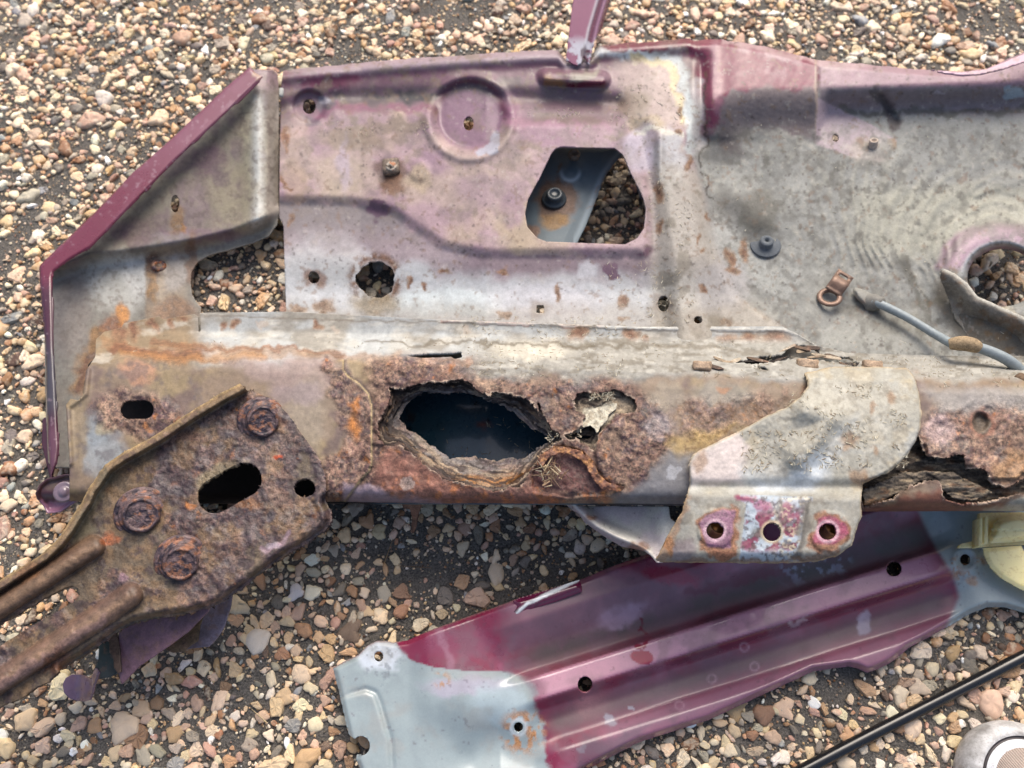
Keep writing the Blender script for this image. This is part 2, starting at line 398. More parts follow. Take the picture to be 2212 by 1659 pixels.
    j = rng.uniform(0.6, 1.3, (ng, 5, 1)); ga = rng.uniform(0, 6.28, ng); ca_, sa_ = np.cos(ga)[:, None], np.sin(ga)[:, None]
    ox = oc[None]*j*gr_[:, None, None]; gv = np.stack([gx[:, :1]+ox[..., 0]*ca_-ox[..., 1]*sa_, gx[:, 1:]+ox[..., 0]*sa_+ox[..., 1]*ca_, ox[..., 2]*0.9+0.0003], -1).reshape(-1, 3)
    gt = (ot[None]+5*np.arange(ng)[:, None, None]).reshape(-1, 3)
    o = mesh_np('grit', gv, gt, mb, G, np.repeat(gc, 5, 0), smooth=False); o['kind'] = 'stuff'
    for i in rest:
        r = S[i, 2]; V, T = VAR[var[i]][:2] if r > 0.0060 else (VARM[var[i]] if r > 0.0034 else VARL[var[i]]); c, s = math.cos(rot[i]), math.sin(rot[i])
        if r < 0.0035:                                  # the smallest ones: drop the inner ring
            pass
        x = V[:, 0]*r; y2 = V[:, 1]*r*el[i]
        Vs.append(np.stack([S[i, 0]+x*c-y2*s, S[i, 1]+x*s+y2*c, V[:, 2]*r*0.82+0.0002-r*0.35*sink[i]], 1)); Ts.append(T+off); off += len(V)
        Cs.append(np.tile(col[i], (len(V), 1)))
    o = mesh_np('gravel', np.concatenate(Vs), np.concatenate(Ts), mb, G, np.concatenate(Cs)); o['kind'] = 'stuff'
    o.data.polygons.foreach_set('use_smooth', np.concatenate([np.full(len(t), var[i] % 3 != 0) for t, i in zip(Ts, rest)]))
    G['n_tris'] = sum(len(t) for t in Ts); import sys; sys.stderr.write('stones %d tris %d\n' % (n, sum(len(t) for t in Ts)))
stones()
# ------------------------------------------------------------------ the cut-out front corner of a car body
LEAN[0] = True
CAR = empty('car_body_section', (0, 0, 0.0), label='rusted front corner cut from a burgundy car body, with holed chassis rail, lying on gravel', cat='car part')
def g(x, w_): return np.exp(-(x/w_)**2)
TOPU = [590, 612, 691, 850, 1000, 1160, 1205, 1222, 1275, 1295, 1400, 1490, 1500, 1545, 1570, 1640, 1770, 1850, 1990, 2075, 2130, 2212, 2320]
TOPV = [154, 152, 144, 129, 119, 109, 109, 128, 120, 98, 90, 83, 88, 84, 87, 98, 130, 137, 150, 155, 148, 112, 80]
CREASE = [(1505, 80), (1512, 130), (1500, 200), (1498, 330), (1530, 450), (1560, 560), (1600, 640), (1690, 705), (1750, 760)]
PLAT = [(500, 300), (650, 287), (700, 264), (722, 238), (930, 238), (960, 250), (1110, 264), (1340, 262), (1368, 300), (1404, 420), (1404, 530), (1390, 547), (1040, 547), (960, 530), (900, 490), (850, 455), (760, 434), (500, 430)]
BIGHOLE = [(1212, 317), (1328, 320), (1346, 334), (1362, 372), (1390, 428), (1396, 452), (1392, 492), (1376, 515), (1350, 528), (1180, 522), (1160, 514), (1139, 490), (1134, 460), (1140, 430), (1165, 385), (1190, 332), (1200, 320)]
def crease_side(u, v):   # positive on the tower side
    xs = np.array([p[0] for p in CREASE], float); ys = np.array([p[1] for p in CREASE], float)
    return u-np.interp(v, ys, xs)
def H_panel(u, v):
    vt = ip(u, TOPU, TOPV); e = v-vt
    cs = crease_side(u, v)
    zl = 55+5*ss(-15, 15, poly(u, v, PLAT))
    zl = zl+4.5*g(e-14, 16)-9*ss(9, -2, e)
    zl = zl-5*g(line(u, v, [(600, 240), (640, 228), (700, 214), (940, 207), (1150, 215), (1330, 225)]), 20)
    zl = zl-5*ss(548, 640, v)*(v > 0)
    d = np.hypot(u-1015, (v-253)*1.02); zl = zl-(zl-50.5)*ss(88, 62, d)+2.5*g(d-92, 10)
    zl = zl+9*ss(22, 5, line(u, v, [(1180, 166), (1300, 172)]))
    # corner pillar and its arched head
    up = ip(v, [80, 280, 450, 720], [1470, 1455, 1470, 1500])
    zl = zl+9*ss(60, 10, np.abs(u-up)-10)*ss(250, 290, v)+5*ss(1290, 1420, u)*(1-ss(250, 290, v))
    zl = zl+4*g(u-1425, 9)*ss(270, 300, v)*ss(430, 380, v)
    zl = zl-10*ss(20, 8, np.hypot(u-668, v-230)-20)*0.35
    zl = zl+2*ss(30, 14, np.hypot(u-905, v-368))
    # tower side
    low = ip(u, [1500, 1560, 1700, 1850, 2000, 2300], [52, 46, 41, 38, 38, 40])
    vs = ip(u, [1500, 1600, 1765, 1775, 2300], [215, 185, 185, 185, 165]); ve = ip(u, [1500, 1600, 1765, 1790, 2300], [330, 300, 300, 250, 235])
    top = 64-5*ss(1560, 1800, u)+2*g(u-1555, 25)
    k = ss(0, 1, (v-vs)/(ve-vs))
    zr = top*(1-k)+low*k-10*ss(14, -3, e)
    zr = zr+ss(560, 760, v)*12*ss(1550, 1750, u)*0+10*ss(650, 770, v)
    # bowl ridges
    zr = zr+3.5*g(line(u, v, [(1690, 330), (1700, 520), (1730, 660), (1690, 700)]), 45)
    zr = zr+6*g(line(u, v, [(1600, 420), (1640, 470)]), 40)-3*g(line(u, v, [(1560, 330), (1600, 380)]), 40)
    zr = zr-4*g(line(u, v, [(1905, 210), (1935, 260)]), 9)*1.0+1.6*ss(4, -4, u-1768)*ss(312, 290, v)
    zr = zr+1.5*g(line(u, v, [(1955, 560), (1975, 500), (2030, 440), (2120, 400), (2260, 390)]), 14)
    # bearing hole with its raised collar
    q = np.hypot((u-2165)/1.0, (v-600)*1.12)
    zr = zr+14*g(np.maximum(q-98, 0), 55)*ss(70, 100, q+12)+0*q
    zr = zr-5*ss(86, 74, q)*(v < 640)
    rp = fbm(u, v, 120, 41, 2)
    rm = ss(1720, 1850, u)*ss(320, 390, v)*ss(640, 560, v)*ss(112, 140, q)
    zr = zr+rm*0.8*np.sin((q*0.8+v*0.45+20*rp)/3.0)*ss(-0.5, 0.4, fbm(u, v, 40, 8, 3))
    wm = ss(-28, 34, cs)
    z = zl*(1-wm)+zr*wm
    z = z-6*ss(1540, 1510, u)*ss(1495, 1520, u)*ss(340, 300, v)*ss(100, 160, v)
    return z+0.5*fbm(u, v, 130, 2, 2)+0.10*fbm(u, v, 12, 77, 3)
def D_panel(u, v):
    n = 1.2*fbm(u, v, 14, 61, 3)
    d = v-ip(u, TOPU, TOPV)+n*1.2
    d = np.minimum(d, u-ip(v, [150, 190, 470, 486, 672], [612, 606, 603, 612, 618])+0.4*n)
    d = np.minimum(d, 2290-u); d = np.minimum(d, 795-v)
    d = np.minimum(d, -poly(u, v, BIGHOLE))
    for h in (circ(u, v, 668, 230, 14, 16), circ(u, v, 1012, 267, 11, 15), circ(u, v, 812, 602, 42, 39)+3*n, circ(u, v, 678, 600, 12, 13)+1.2*n,
              poly(u, v, [(1159, 659), (1175, 659), (1175, 676), (1159, 676)]), circ(u, v, 1433, 656, 12, 17), circ(u, v, 1508, 691, 9, 8),
              circ(u, v, 1805, 298, 7, 8), circ(u, v, 1883, 315, 5, 6), circ(u, v, 2165, 600, 75, 62), circ(u, v, 723, 523, 5, 8)*0-99):
        d = np.minimum(d, -h)
    return d
def paint_panel(P):
    u, v = P.u, P.v; n = P
    cs = crease_side(u, v); left = ss(12, -12, cs)
    vt = ip(u, TOPU, TOPV); e = v-vt
    n.mix(left*1.0, (176, 152, 156))
    n.mix(left*ss(-0.2, 0.9, fbm(u, v, 90, 21, 4)), (188, 170, 152))
    n.mix(left*ss(0.0, 0.8, fbm(u, v, 70, 22, 4))*0.8, (156, 130, 142))
    # pressed valley and flange of burgundy
    pl = poly(P.wu, P.wv, PLAT)
    n.mix(left*ss(4, -18, pl)*ss(300, 250, v), (131, 105, 116), 0.45)
    n.mix(left*ss(34, 6, np.abs(e-42))*0.7, (112, 75, 91), 0.4)
    n.mix(left*ss(30, 14, e)*0.85, (166, 150, 156), 0.5)
    n.line([(614, 168), (640, 178), (760, 172)], 14, (113, 51, 76), 0.8, rough=0.35)
    n.line([(715, 216), (760, 213), (800, 210), (860, 213), (940, 206)], 13, (56, 59, 59), 0.95); n.noise(60, 97, .0, .6, (120, 106, 108), .6, m=left*ss(520, 420, v)*ss(160, 200, v)); n.noise(24, 98, .25, .7, (136, 124, 104), .6, m=left*ss(560, 480, v))
    n.line([(1085, 180), (1120, 182)], 14, (96, 92, 92), 0.6)
    n.line([(640, 262), (690, 250), (715, 228), (760, 236), (930, 236)], 8, (136, 86, 110), 0.7, rough=0.4)
    n.line([(622, 290), (650, 262), (640, 180)], 16, (139, 118, 127), 0.6)
    n.blob(700, 222, 18, 16, (92, 90, 98), 0.9); n.blob(700, 215, 14, 10, (176, 176, 184), 0.6); n.blob(672, 262, 26, 14, (104, 98, 106), 0.7)
    n.line([(1080, 235), (1140, 262), (1320, 262)], 20, (146, 100, 126), 0.8, rough=0.45)
    n.blob(1200, 292, 80, 26, (159, 125, 142), 0.8, rough=0.45)
    n.poly([(1130, 195), (1300, 200), (1345, 215), (1350, 262), (1130, 258)], (114, 92, 99), 0.75, 16)
    n.line([(1160, 250), (1290, 260)], 8, (110, 98, 82), 0.6)
    n.line([(1240, 168), (1290, 158)], 10, (168, 166, 148), 0.85); n.line([(1180, 176), (1215, 184)], 10, (150, 118, 72), 0.8)
    n.line([(1228, 184), (1305, 180)], 6, (106, 33, 59), 0.95, rough=0.3, warp=0.3)
    # dimple: shaded upper wall and bright lower rim painted into the colour
    d = np.hypot(u-1015, v-253)
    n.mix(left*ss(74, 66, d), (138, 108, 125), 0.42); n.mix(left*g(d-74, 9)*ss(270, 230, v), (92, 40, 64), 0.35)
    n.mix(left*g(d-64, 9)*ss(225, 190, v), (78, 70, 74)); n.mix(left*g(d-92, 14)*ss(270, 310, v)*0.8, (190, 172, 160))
    n.poly([(1070, 280), (1082, 295), (1085, 310), (1062, 335), (1035, 342), (1020, 330), (1048, 318)], (178, 182, 192), 0.95, 2, rough=0.5)
    n.blob(1022, 262, 20, 18, (126, 98, 92), 0.5)
    # dust drifts, pale scuffs and dark chips
    n.blob(760, 300, 70, 22, (146, 132, 112), 0.85); n.blob(860, 275, 60, 16, (140, 126, 110), 0.8); n.blob(745, 380, 70, 60, (184, 170, 150), 0.7)
    n.blob(1000, 400, 130, 46, (184, 168, 152), 0.75); n.blob(1120, 480, 40, 60, (176, 160, 134), 0.9); n.blob(1180, 505, 50, 40, (176, 160, 136), 0.6)
    n.blob(1110, 452, 26, 40, (154, 127, 143), 0.7); n.blob(930, 355, 40, 30, (145, 117, 137), 0.6); n.blob(1060, 410, 80, 30, (147, 123, 139), 0.55); n.blob(745, 355, 14, 60, (179, 168, 179), 0.7)
    n.blob(645, 200+110, 30, 60, (180, 162, 150), 0.6); n.blob(636, 400, 22, 60, (170, 150, 126), 0.6)
    # slope under the plateau
    n.mix(left*ss(2, -16, pl)*ss(410, 440, v)*ss(660, 575, v), (152, 140, 144)); n.mix(left*ss(2, -12, pl)*ss(425, 440, v)*ss(540, 470, v)*ss(960, 820, u), (130, 124, 124))
    n.mix(left*ss(0, -14, pl)*ss(545, 552, v)*ss(605, 580, v)*ss(960, 1040, u), (132, 116, 123))
    lw = ss(575, 620, v+18*fbm(u, v, 60, 33, 3)-ip(u, [620, 800, 950, 1400], [-60, -46, -8, 4]))
    n.mix(left*lw, (186, 188, 190), 0.5); n.blob(960, 655, 150, 30, (206, 214, 214), 0.8, rough=0.45); n.blob(1180, 650, 120, 40, (190, 188, 194), 0.6)
    n.blob(700, 560, 90, 60, (176, 176, 174), 0.6)
    n.blob(815, 455, 30, 20, (90, 64, 83), 0.92, 0.15, rough=0.4); n.blob(1318, 585, 24, 17, (111, 84, 102), 0.98, 0.06, rough=0.4)
    n.blob(1268, 580, 18, 20, (196, 196, 200), 0.8); n.blob(1395, 545, 20, 8, (112, 64, 92), 0.8)
    # corner: tan dust, cream filler, blue-white edge
    n.poly([(1330, 130), (1440, 120), (1480, 180), (1495, 270), (1360, 285), (1340, 220)], (188, 166, 158), 0.85, 18)
    n.line([(1288, 112), (1400, 118), (1462, 130), (1484, 185), (1500, 280), (1500, 330)], 13, (206, 214, 214), 0.95, rough=0.5)
    n.line([(1372, 124), (1446, 138), (1462, 200), (1478, 260)], 8, (222, 206, 160), 0.9)
    n.blob(1365, 225, 34, 34, (140, 124, 104), 0.75); n.blob(1395, 270, 40, 18, (196, 178, 142), 0.7)
    n.blob(1385, 320, 32, 50, (192, 184, 198), 0.85); n.blob(1445, 345, 34, 70, (186, 188, 192), 0.85); n.line([(1375, 288), (1420, 278), (1470, 292)], 6, (214, 210, 198), 0.9)
    n.mix(left*ss(1390, 1430, u)*ss(330, 380, v)*0.8, (178, 172, 160)); n.noise(30, 44, 0.1, 0.5, (126, 118, 104), 0.7, m=left*ss(1395, 1440, u)*ss(330, 380, v))
    # tower: burgundy shoulder
    R = 1-left
    n.mix(R, (148, 149, 145), 0.85)
    n.poly([(1480, 70), (1560, 70), (1780, 120), (1770, 200), (1580, 196), (1545, 300), (1520, 310), (1508, 220)], (121, 50, 74), 0.97, 8, rough=0.32)
    n.mix(R*ss(1768, 1776, u)*ss(200, 185, v+6*fbm(u, v, 40, 4, 3)), (166, 136, 147), 0.45)
    n.noise(26, 51, 0.0, 0.8, (163, 135, 140), 0.55, m=R*ss(200, 150, v)*ss(1560, 1640, u)); n.line([(1570, 92), (1640, 103), (1770, 136), (1860, 143)], 9, (190, 166, 168), 0.7)
    n.line([(1545, 96), (1552, 240)], 10, (154, 116, 128), 0.55, warp=.3)
    n.poly([(1560, 205), (1640, 190), (1768, 192), (1768, 306), (1715, 292), (1660, 292), (1606, 296), (1570, 330), (1550, 300)], (124, 112, 112), 0.95, 8)  # downward slope: its shade put into the colour as dark grey-mauve
    n.mix(R*ss(1768, 1774, u)*ss(178, 200, v+4*fbm(u, v, 30, 9, 3))*ss(258, 232, v-4*fbm(u, v, 30, 19, 3)), (132, 120, 124), 0.6)  # slope shade painted on beyond the weld edge
    n.line([(1774, 236), (1900, 243), (2290, 240)], 7, (86, 84, 74), 0.7)
    n.line([(1762, 130), (1765, 300)], 3, (176, 156, 140), 0.8, warp=.2)
    n.line([(1600, 300), (1640, 286), (1680, 290), (1730, 300), (1770, 330)], 6, (176, 174, 164), 0.7)
    n.poly([(1766, 212), (1880, 268), (1938, 304), (1900, 350), (1850, 342), (1762, 312)], (176, 157, 165), 0.92, 2.5, rough=0.5, warp=0.15)
    n.blob(1880, 330, 44, 30, (170, 160, 148), 0.7)
    n.blob(1805, 298, 12, 13, (128, 110, 88), 0.7); n.blob(1868, 312, 14, 14, (120, 88, 58), 0.7); n.blob(1932, 317, 13, 15, (150, 118, 82), 0.9, 0.1)
    n.line([(1890, 195), (1915, 230), (1935, 272)], 8, (88, 80, 80), 0.85)
    n.blob(2190, 203, 26, 14, (160, 178, 190), 0.9, .12, rough=.4); n.blob(2030, 205, 16, 5, (184, 178, 190), 0.5)
    # bowl: settled road dust, dark where washed
    bowl = R*ss(250, 300, v)
    n.noise(120, 61, -0.1, 0.8, (176, 177, 171), 0.8, m=bowl); n.noise(40, 62, 0.05, 0.8, (122, 123, 119), 0.55, m=bowl); n.noise(14, 63, 0.2, 0.8, (182, 180, 168), 0.35, m=bowl); n.noise(11, 64, 0.3, 0.8, (112, 112, 106), 0.4, m=bowl)
    n.blob(1560, 322, 40, 34, (88, 88, 88), 0.7); n.blob(1585, 300, 26, 30, (98, 90, 90), 0.6); n.blob(1640, 455, 44, 50, (104, 102, 94), 0.75, rot=40); n.blob(1600, 440, 50, 30, (124, 122, 116), 0.5)
    n.blob(1560, 480, 34, 70, (176, 176, 172), 0.6); n.blob(1560, 620, 60, 60, (172, 168, 168), 0.7); n.blob(1645, 660, 34, 28, (118, 116, 110), 0.5); n.blob(1860, 676, 50, 16, (122, 120, 112), 0.5)
    n.blob(1900, 730, 130, 40, (166, 166, 158), 0.5)
    q = np.hypot(u-2165, (v-600)*1.12)
    rmk = R*ss(1720, 1850, u)*ss(320, 390, v)*ss(640, 560, v)*ss(112, 140, q); n.mix(rmk*.35*ss(.0, .9, np.sin((q*0.8+v*0.45+20*fbm(u, v, 120, 41, 2))/3.0)), (176, 174, 160))
    n.mix(R*ss(1800, 1900, u)*ss(380, 430, v)*ss(580, 520, v)*0.5, (186, 184, 166))
    n.mix(R*ss(138, 122, q-16*ss(2120, 2060, u)+4*fbm(u, v, 30, 6, 3))*ss(590, 570, v)*0.95, (158, 126, 146), 0.4); n.mix(R*g(q-84, 7)*ss(640, 560, v), (192, 196, 196), 0.35)
    n.mix(R*g(q-128, 14)*ss(600, 560, v)*0.7, (124, 118, 112))
    n.mix(R*ss(64, 36, line(u, v, [(2075, 640), (2120, 700), (2260, 740)])-8)*ss(0, 10, q-98), (112, 106, 96)); n.line([(2062, 592), (2085, 622), (2112, 645), (2160, 664), (2230, 700)], 5, (184, 180, 166), 0.9)
    n.line([(1960, 560), (1975, 600), (2005, 640), (2010, 690)], 5, (96, 92, 82), 0.7); n.line([(2000, 650), (2065, 655)], 6, (110, 104, 90), 0.6)
    n.noise(16, 71, 0.1, 0.5, (120, 96, 66), 0.6, m=R*ss(60, 30, line(u, v, [(2150, 700), (2212, 740)])))
    n.poly([(1292, 90), (1500, 78), (1494, 104), (1400, 106), (1304, 112)], (118, 40, 66), .95, 3, rough=.3)
    # filler crack beside the pillar
    n.line([(1526, 150), (1520, 220), (1528, 290), (1515, 350), (1535, 430)], 2.2, (60, 50, 44), 0.85)
    n.line([(1506, 180), (1512, 260), (1505, 330)], 10, (176, 172, 172), 0.8)
    # rust freckles
    for cx, cy, a, b2 in ((1425, 412, 12, 22), (1424, 490, 9, 26), (1487, 350, 7, 14), (1472, 245, 9, 12), (1464, 282, 6, 7), (1518, 540, 8, 5), (1508, 515, 4, 9), (1576, 560, 10, 22),
                          (1582, 590, 14, 10), (1515, 630, 9, 10), (1565, 700, 16, 8), (1345, 648, 12, 16), (1345, 690, 10, 6), (880, 612, 7, 10), (700, 662, 26, 14), (640, 664, 18, 8), (912, 620, 5, 8),
                          (1205, 635, 10, 16), (1090, 678, 16, 8), (625, 470, 8, 14), (618, 300, 10, 26), (616, 395, 6, 12), (622, 410, 5, 5), (1085, 585, 12, 6), (955, 588, 12, 6), (1607, 540, 12, 24), (1530, 470, 5, 12)):
        n.blob(cx, cy, a, b2, (142, 108, 78), 0.85, 0.3, rust=0.6, rough=0.7); n.blob(cx+1, cy+1, a*.5, b2*.5, (102, 66, 50), 0.7, 0.4, rust=0.8)
    q2 = np.hypot(u-812, v-602); n.mix(g(q2-48, 11)*ss(-.7, .1, fbm(u, v, 18, 14, 3)), (112, 84, 68), 0.8, 0.9)
    n.blob(812, 655, 52, 26, (150, 136, 112), 0.85, rust=.4); n.blob(678, 600, 20, 20, (128, 98, 82), 0.8, rust=.6)
    for cx, cy in ((1433, 656), (1508, 691), (1167, 667)): n.blob(cx, cy, 20, 22, (132, 118, 108), 0.6)
    n.blob(845, 372, 34, 34, (92, 68, 54), 0.8, rust=.7); n.blob(850, 395, 30, 22, (128, 92, 62), 0.75, rust=.5); n.blob(905, 385, 26, 30, (176, 160, 134), 0.9, rust=.3)
    n.noise(13, 81, 0.62, 0.8, (128, 104, 84), 0.5); n.noise(9, 82, 0.8, 0.95, (70, 58, 54), 0.6); n.noise(11, 83, 0.7, 0.9, (196, 190, 178), 0.3)
    n.mix(ss(640, 680, v+10*fbm(u, v, 30, 15, 3))*left*0.45, (160, 148, 130))
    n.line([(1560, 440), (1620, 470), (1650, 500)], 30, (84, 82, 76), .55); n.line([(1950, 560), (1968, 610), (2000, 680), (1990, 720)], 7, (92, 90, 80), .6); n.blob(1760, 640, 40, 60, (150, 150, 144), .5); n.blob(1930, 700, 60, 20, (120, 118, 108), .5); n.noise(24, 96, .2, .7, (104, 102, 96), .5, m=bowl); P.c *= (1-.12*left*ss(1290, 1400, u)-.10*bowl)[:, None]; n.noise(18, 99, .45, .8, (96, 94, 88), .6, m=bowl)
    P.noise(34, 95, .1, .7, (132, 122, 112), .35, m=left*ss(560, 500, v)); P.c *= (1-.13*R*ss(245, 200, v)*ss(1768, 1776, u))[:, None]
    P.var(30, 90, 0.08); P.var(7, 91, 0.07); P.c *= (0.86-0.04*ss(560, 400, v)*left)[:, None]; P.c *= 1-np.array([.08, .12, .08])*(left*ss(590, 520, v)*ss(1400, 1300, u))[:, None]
    return 0.10*fbm(u, v, 5, 7, 2)*ss(0.35, 0.8, P.r)
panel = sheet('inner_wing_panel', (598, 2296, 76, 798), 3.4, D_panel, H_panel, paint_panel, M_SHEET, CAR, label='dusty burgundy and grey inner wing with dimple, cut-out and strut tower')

# ---------------- chassis rail
RAIL = [(432, 676), (618, 673), (960, 691), (1380, 706), (1690, 705), (1720, 720), (1760, 745), (1830, 762), (2000, 768), (2300, 770), (2300, 1103), (1866, 1105), (1480, 1092), (1050, 1090), (745, 1084), (560, 1083),
        (150, 1083), (150, 1010), (150, 1000), (142, 875), (153, 861), (174, 866), (180, 846), (186, 800), (206, 770), (208, 732), (226, 716), (262, 708), (268, 698), (345, 683), (352, 690), (420, 678), (428, 684), (428, 716), (434, 718)]
OUT = [(841, 837), (866, 842), (908, 829), (953, 825), (985, 822), (998, 818), (1028, 840), (1051, 852), (1088, 848), (1126, 855), (1156, 878), (1178, 904), (1205, 934), (1212, 950), (1200, 962), (1178, 975), (1162, 1000), (1141, 1030), (1120, 1052), (1066, 1062), (1010, 1050), (968, 1039), (931, 1013), (893, 987), (863, 960), (830, 964), (815, 942), (815, 912), (830, 889), (841, 867)]
INN = [(880, 868), (912, 850), (953, 850), (1010, 848), (1051, 867), (1092, 878), (1122, 904), (1152, 927), (1193, 949), (1168, 964), (1133, 990), (1066, 994), (1017, 985), (972, 990), (950, 975), (916, 949), (878, 927), (862, 904)]
CAV = [(1238, 868), (1246, 852), (1262, 846), (1290, 850), (1328, 842), (1350, 850), (1368, 863), (1378, 878), (1372, 892), (1350, 894), (1330, 897), (1318, 914), (1300, 930), (1290, 950), (1284, 975), (1262, 962), (1244, 946), (1232, 950), (1222, 940), (1246, 930), (1258, 915), (1262, 895), (1244, 888)]
JOINT = [(120, 700), (742, 778), (740, 796), (750, 812), (775, 828), (795, 850), (803, 880), (803, 1000), (797, 1018), (780, 1035), (745, 1082), (744, 1200), (120, 1200)]
SLIT = [(868, 768), (900, 764), (935, 762), (975, 761), (996, 758), (998, 771), (984, 775), (974, 770), (940, 773), (900, 772)]
TEARR = [(1982, 940), (2001, 983), (2038, 987), (2079, 983), (2087, 1013), (2132, 1013), (2139, 1043), (2177, 1054), (2212, 1035), (2300, 1000), (2300, 1052), (2240, 1060), (2188, 1070), (2132, 1088), (2076, 1092), (2050, 1086), (2038, 1073), (2031, 1040), (2001, 1038), (1967, 1048), (1930, 1078), (1866, 1098), (1850, 1050), (1900, 1000)]
def H_rail(u, v):
    vf = ip(u, [140, 430, 1380, 1690, 1760, 2300], [712, 716, 728, 728, 760, 786])
    vc = ip(u, [140, 430, 700, 1300, 1500, 1750, 2300], [778, 768, 776, 790, 800, 810, 830])
    vb = ip(u, [140, 745, 1480, 1866, 2300], [1084, 1084, 1092, 1105, 1104])
    k = (v-vf)/(vc-vf)
    z = 57+ip(u, [140, 800, 2300], [3, 0, -2])+np.interp(k, [-0.4, 0, 0.3, 0.8, 1.15, 1.6], [0, 0.5, 9, 32, 38.5, 40])
    e = vb-v
    z = z-21*np.exp(-np.maximum(e, -5)/9.0)
    z = z+4*g(v-940, 120)*0.5
    z = z+1.7*ss(-1.2, 1.2, poly(u, v, JOINT)+0.8*fbm(u, v, 12, 3, 3))*(v > 770)
    z = z+10*ss(240, 200, u)*ss(790, 740, v)
    z = z+1.1*g(line(u, v, [(960, 693), (1380, 709), (1690, 713), (1730, 724), (1780, 752)]), 4)+.8*g(line(u, v, [(800, 735), (900, 741), (1040, 739), (1240, 745), (1450, 751)]), 4)
    # pressed head of the rail at the left, folded round the corner
    z = z+2.5*g(line(u, v, [(152, 1000), (146, 880), (170, 862), (184, 850), (190, 800)]), 7)
    z = z-2.0*g(line(u, v, [(262, 740), (330, 748), (430, 742), (700, 762)]), 9)
    return z
def lift_rail(u, v):
    z = 0*u
    # plates of scale lifting along the tears
    d = line(u, v, OUT+[OUT[0]]); z = z+2.6*ss(34, 2, d)*ss(-.5, .4, fbm(u, v, 40, 3, 3))*(v < 960)
    FL = [(1378, 880), (1350, 894), (1318, 914), (1300, 930), (1290, 950), (1284, 975), (1290, 1010), (1310, 1040), (1340, 1050), (1380, 990), (1400, 930)]
    z = z+3.2*ss(-2, 4, poly(u, v, FL))*ss(60, 0, line(u, v, FL[1:7]))
    lo = [(1150, 1020), (1165, 985), (1196, 970), (1216, 964), (1253, 974), (1266, 985), (1280, 1000), (1290, 1030), (1312, 1046), (1345, 1052), (1320, 1066), (1230, 1075), (1150, 1060)]
    z = z-2.8*ss(-3, 3, poly(u, v, lo)+2*fbm(u, v, 10, 31, 3))
    z = z-4*ss(20, 10, np.hypot(u-2117, (v-912)*.8)); d2 = line(u, v, TEARR[:9]); z = z+3*ss(40, 2, d2)*(v < 1035)*ss(-.4, .4, fbm(u, v, 36, 9, 3))
    return z
def D_rail(u, v):
    n = fbm(u, v, 16, 71, 5, g=0.75); n2 = fbm(u, v, 60, 72, 3)
    d = poly(u, v, RAIL)+0.5*n
    d = np.minimum(d, -stad(u, v, (280, 885), (312, 885), 20)+0.6*n)
    d = np.minimum(d, -stad(u, v, (455, 1076), (536, 1030), 50))
    d = np.minimum(d, -circ(u, v, 660, 1054, 30)); d = np.minimum(d, -poly(u, v, OUT)+5.5*n)
    d = np.minimum(d, -poly(u, v, CAV)+4.5*n)
    d = np.minimum(d, -poly(u, v, SLIT)+1.5*n)
    d = np.minimum(d, -poly(u, v, TEARR)+5*n)
    d = np.minimum(d, -poly(u, v, [(1590, 782), (1640, 768), (1690, 766), (1708, 750), (1722, 742), (1750, 750), (1775, 763), (1800, 768), (1830, 770), (1862, 782), (1852, 792), (1800, 781), (1760, 776), (1720, 770), (1690, 778), (1640, 787)])+4.5*n)
    d = np.minimum(d, -poly(u, v, [(1624, 788), (1652, 792), (1660, 800), (1648, 798), (1628, 794)])+2.5*n)
    d = np.minimum(d, -poly(u, v, [(1162, 870), (1168, 874), (1172, 890), (1180, 905), (1172, 906), (1162, 892)])+3*n)
    d = np.minimum(d, 3-np.clip(3-line(u, v, [(2132, 945), (2134, 980), (2125, 1015)])+1.2*n, 0, 9)+0*u)
    return d
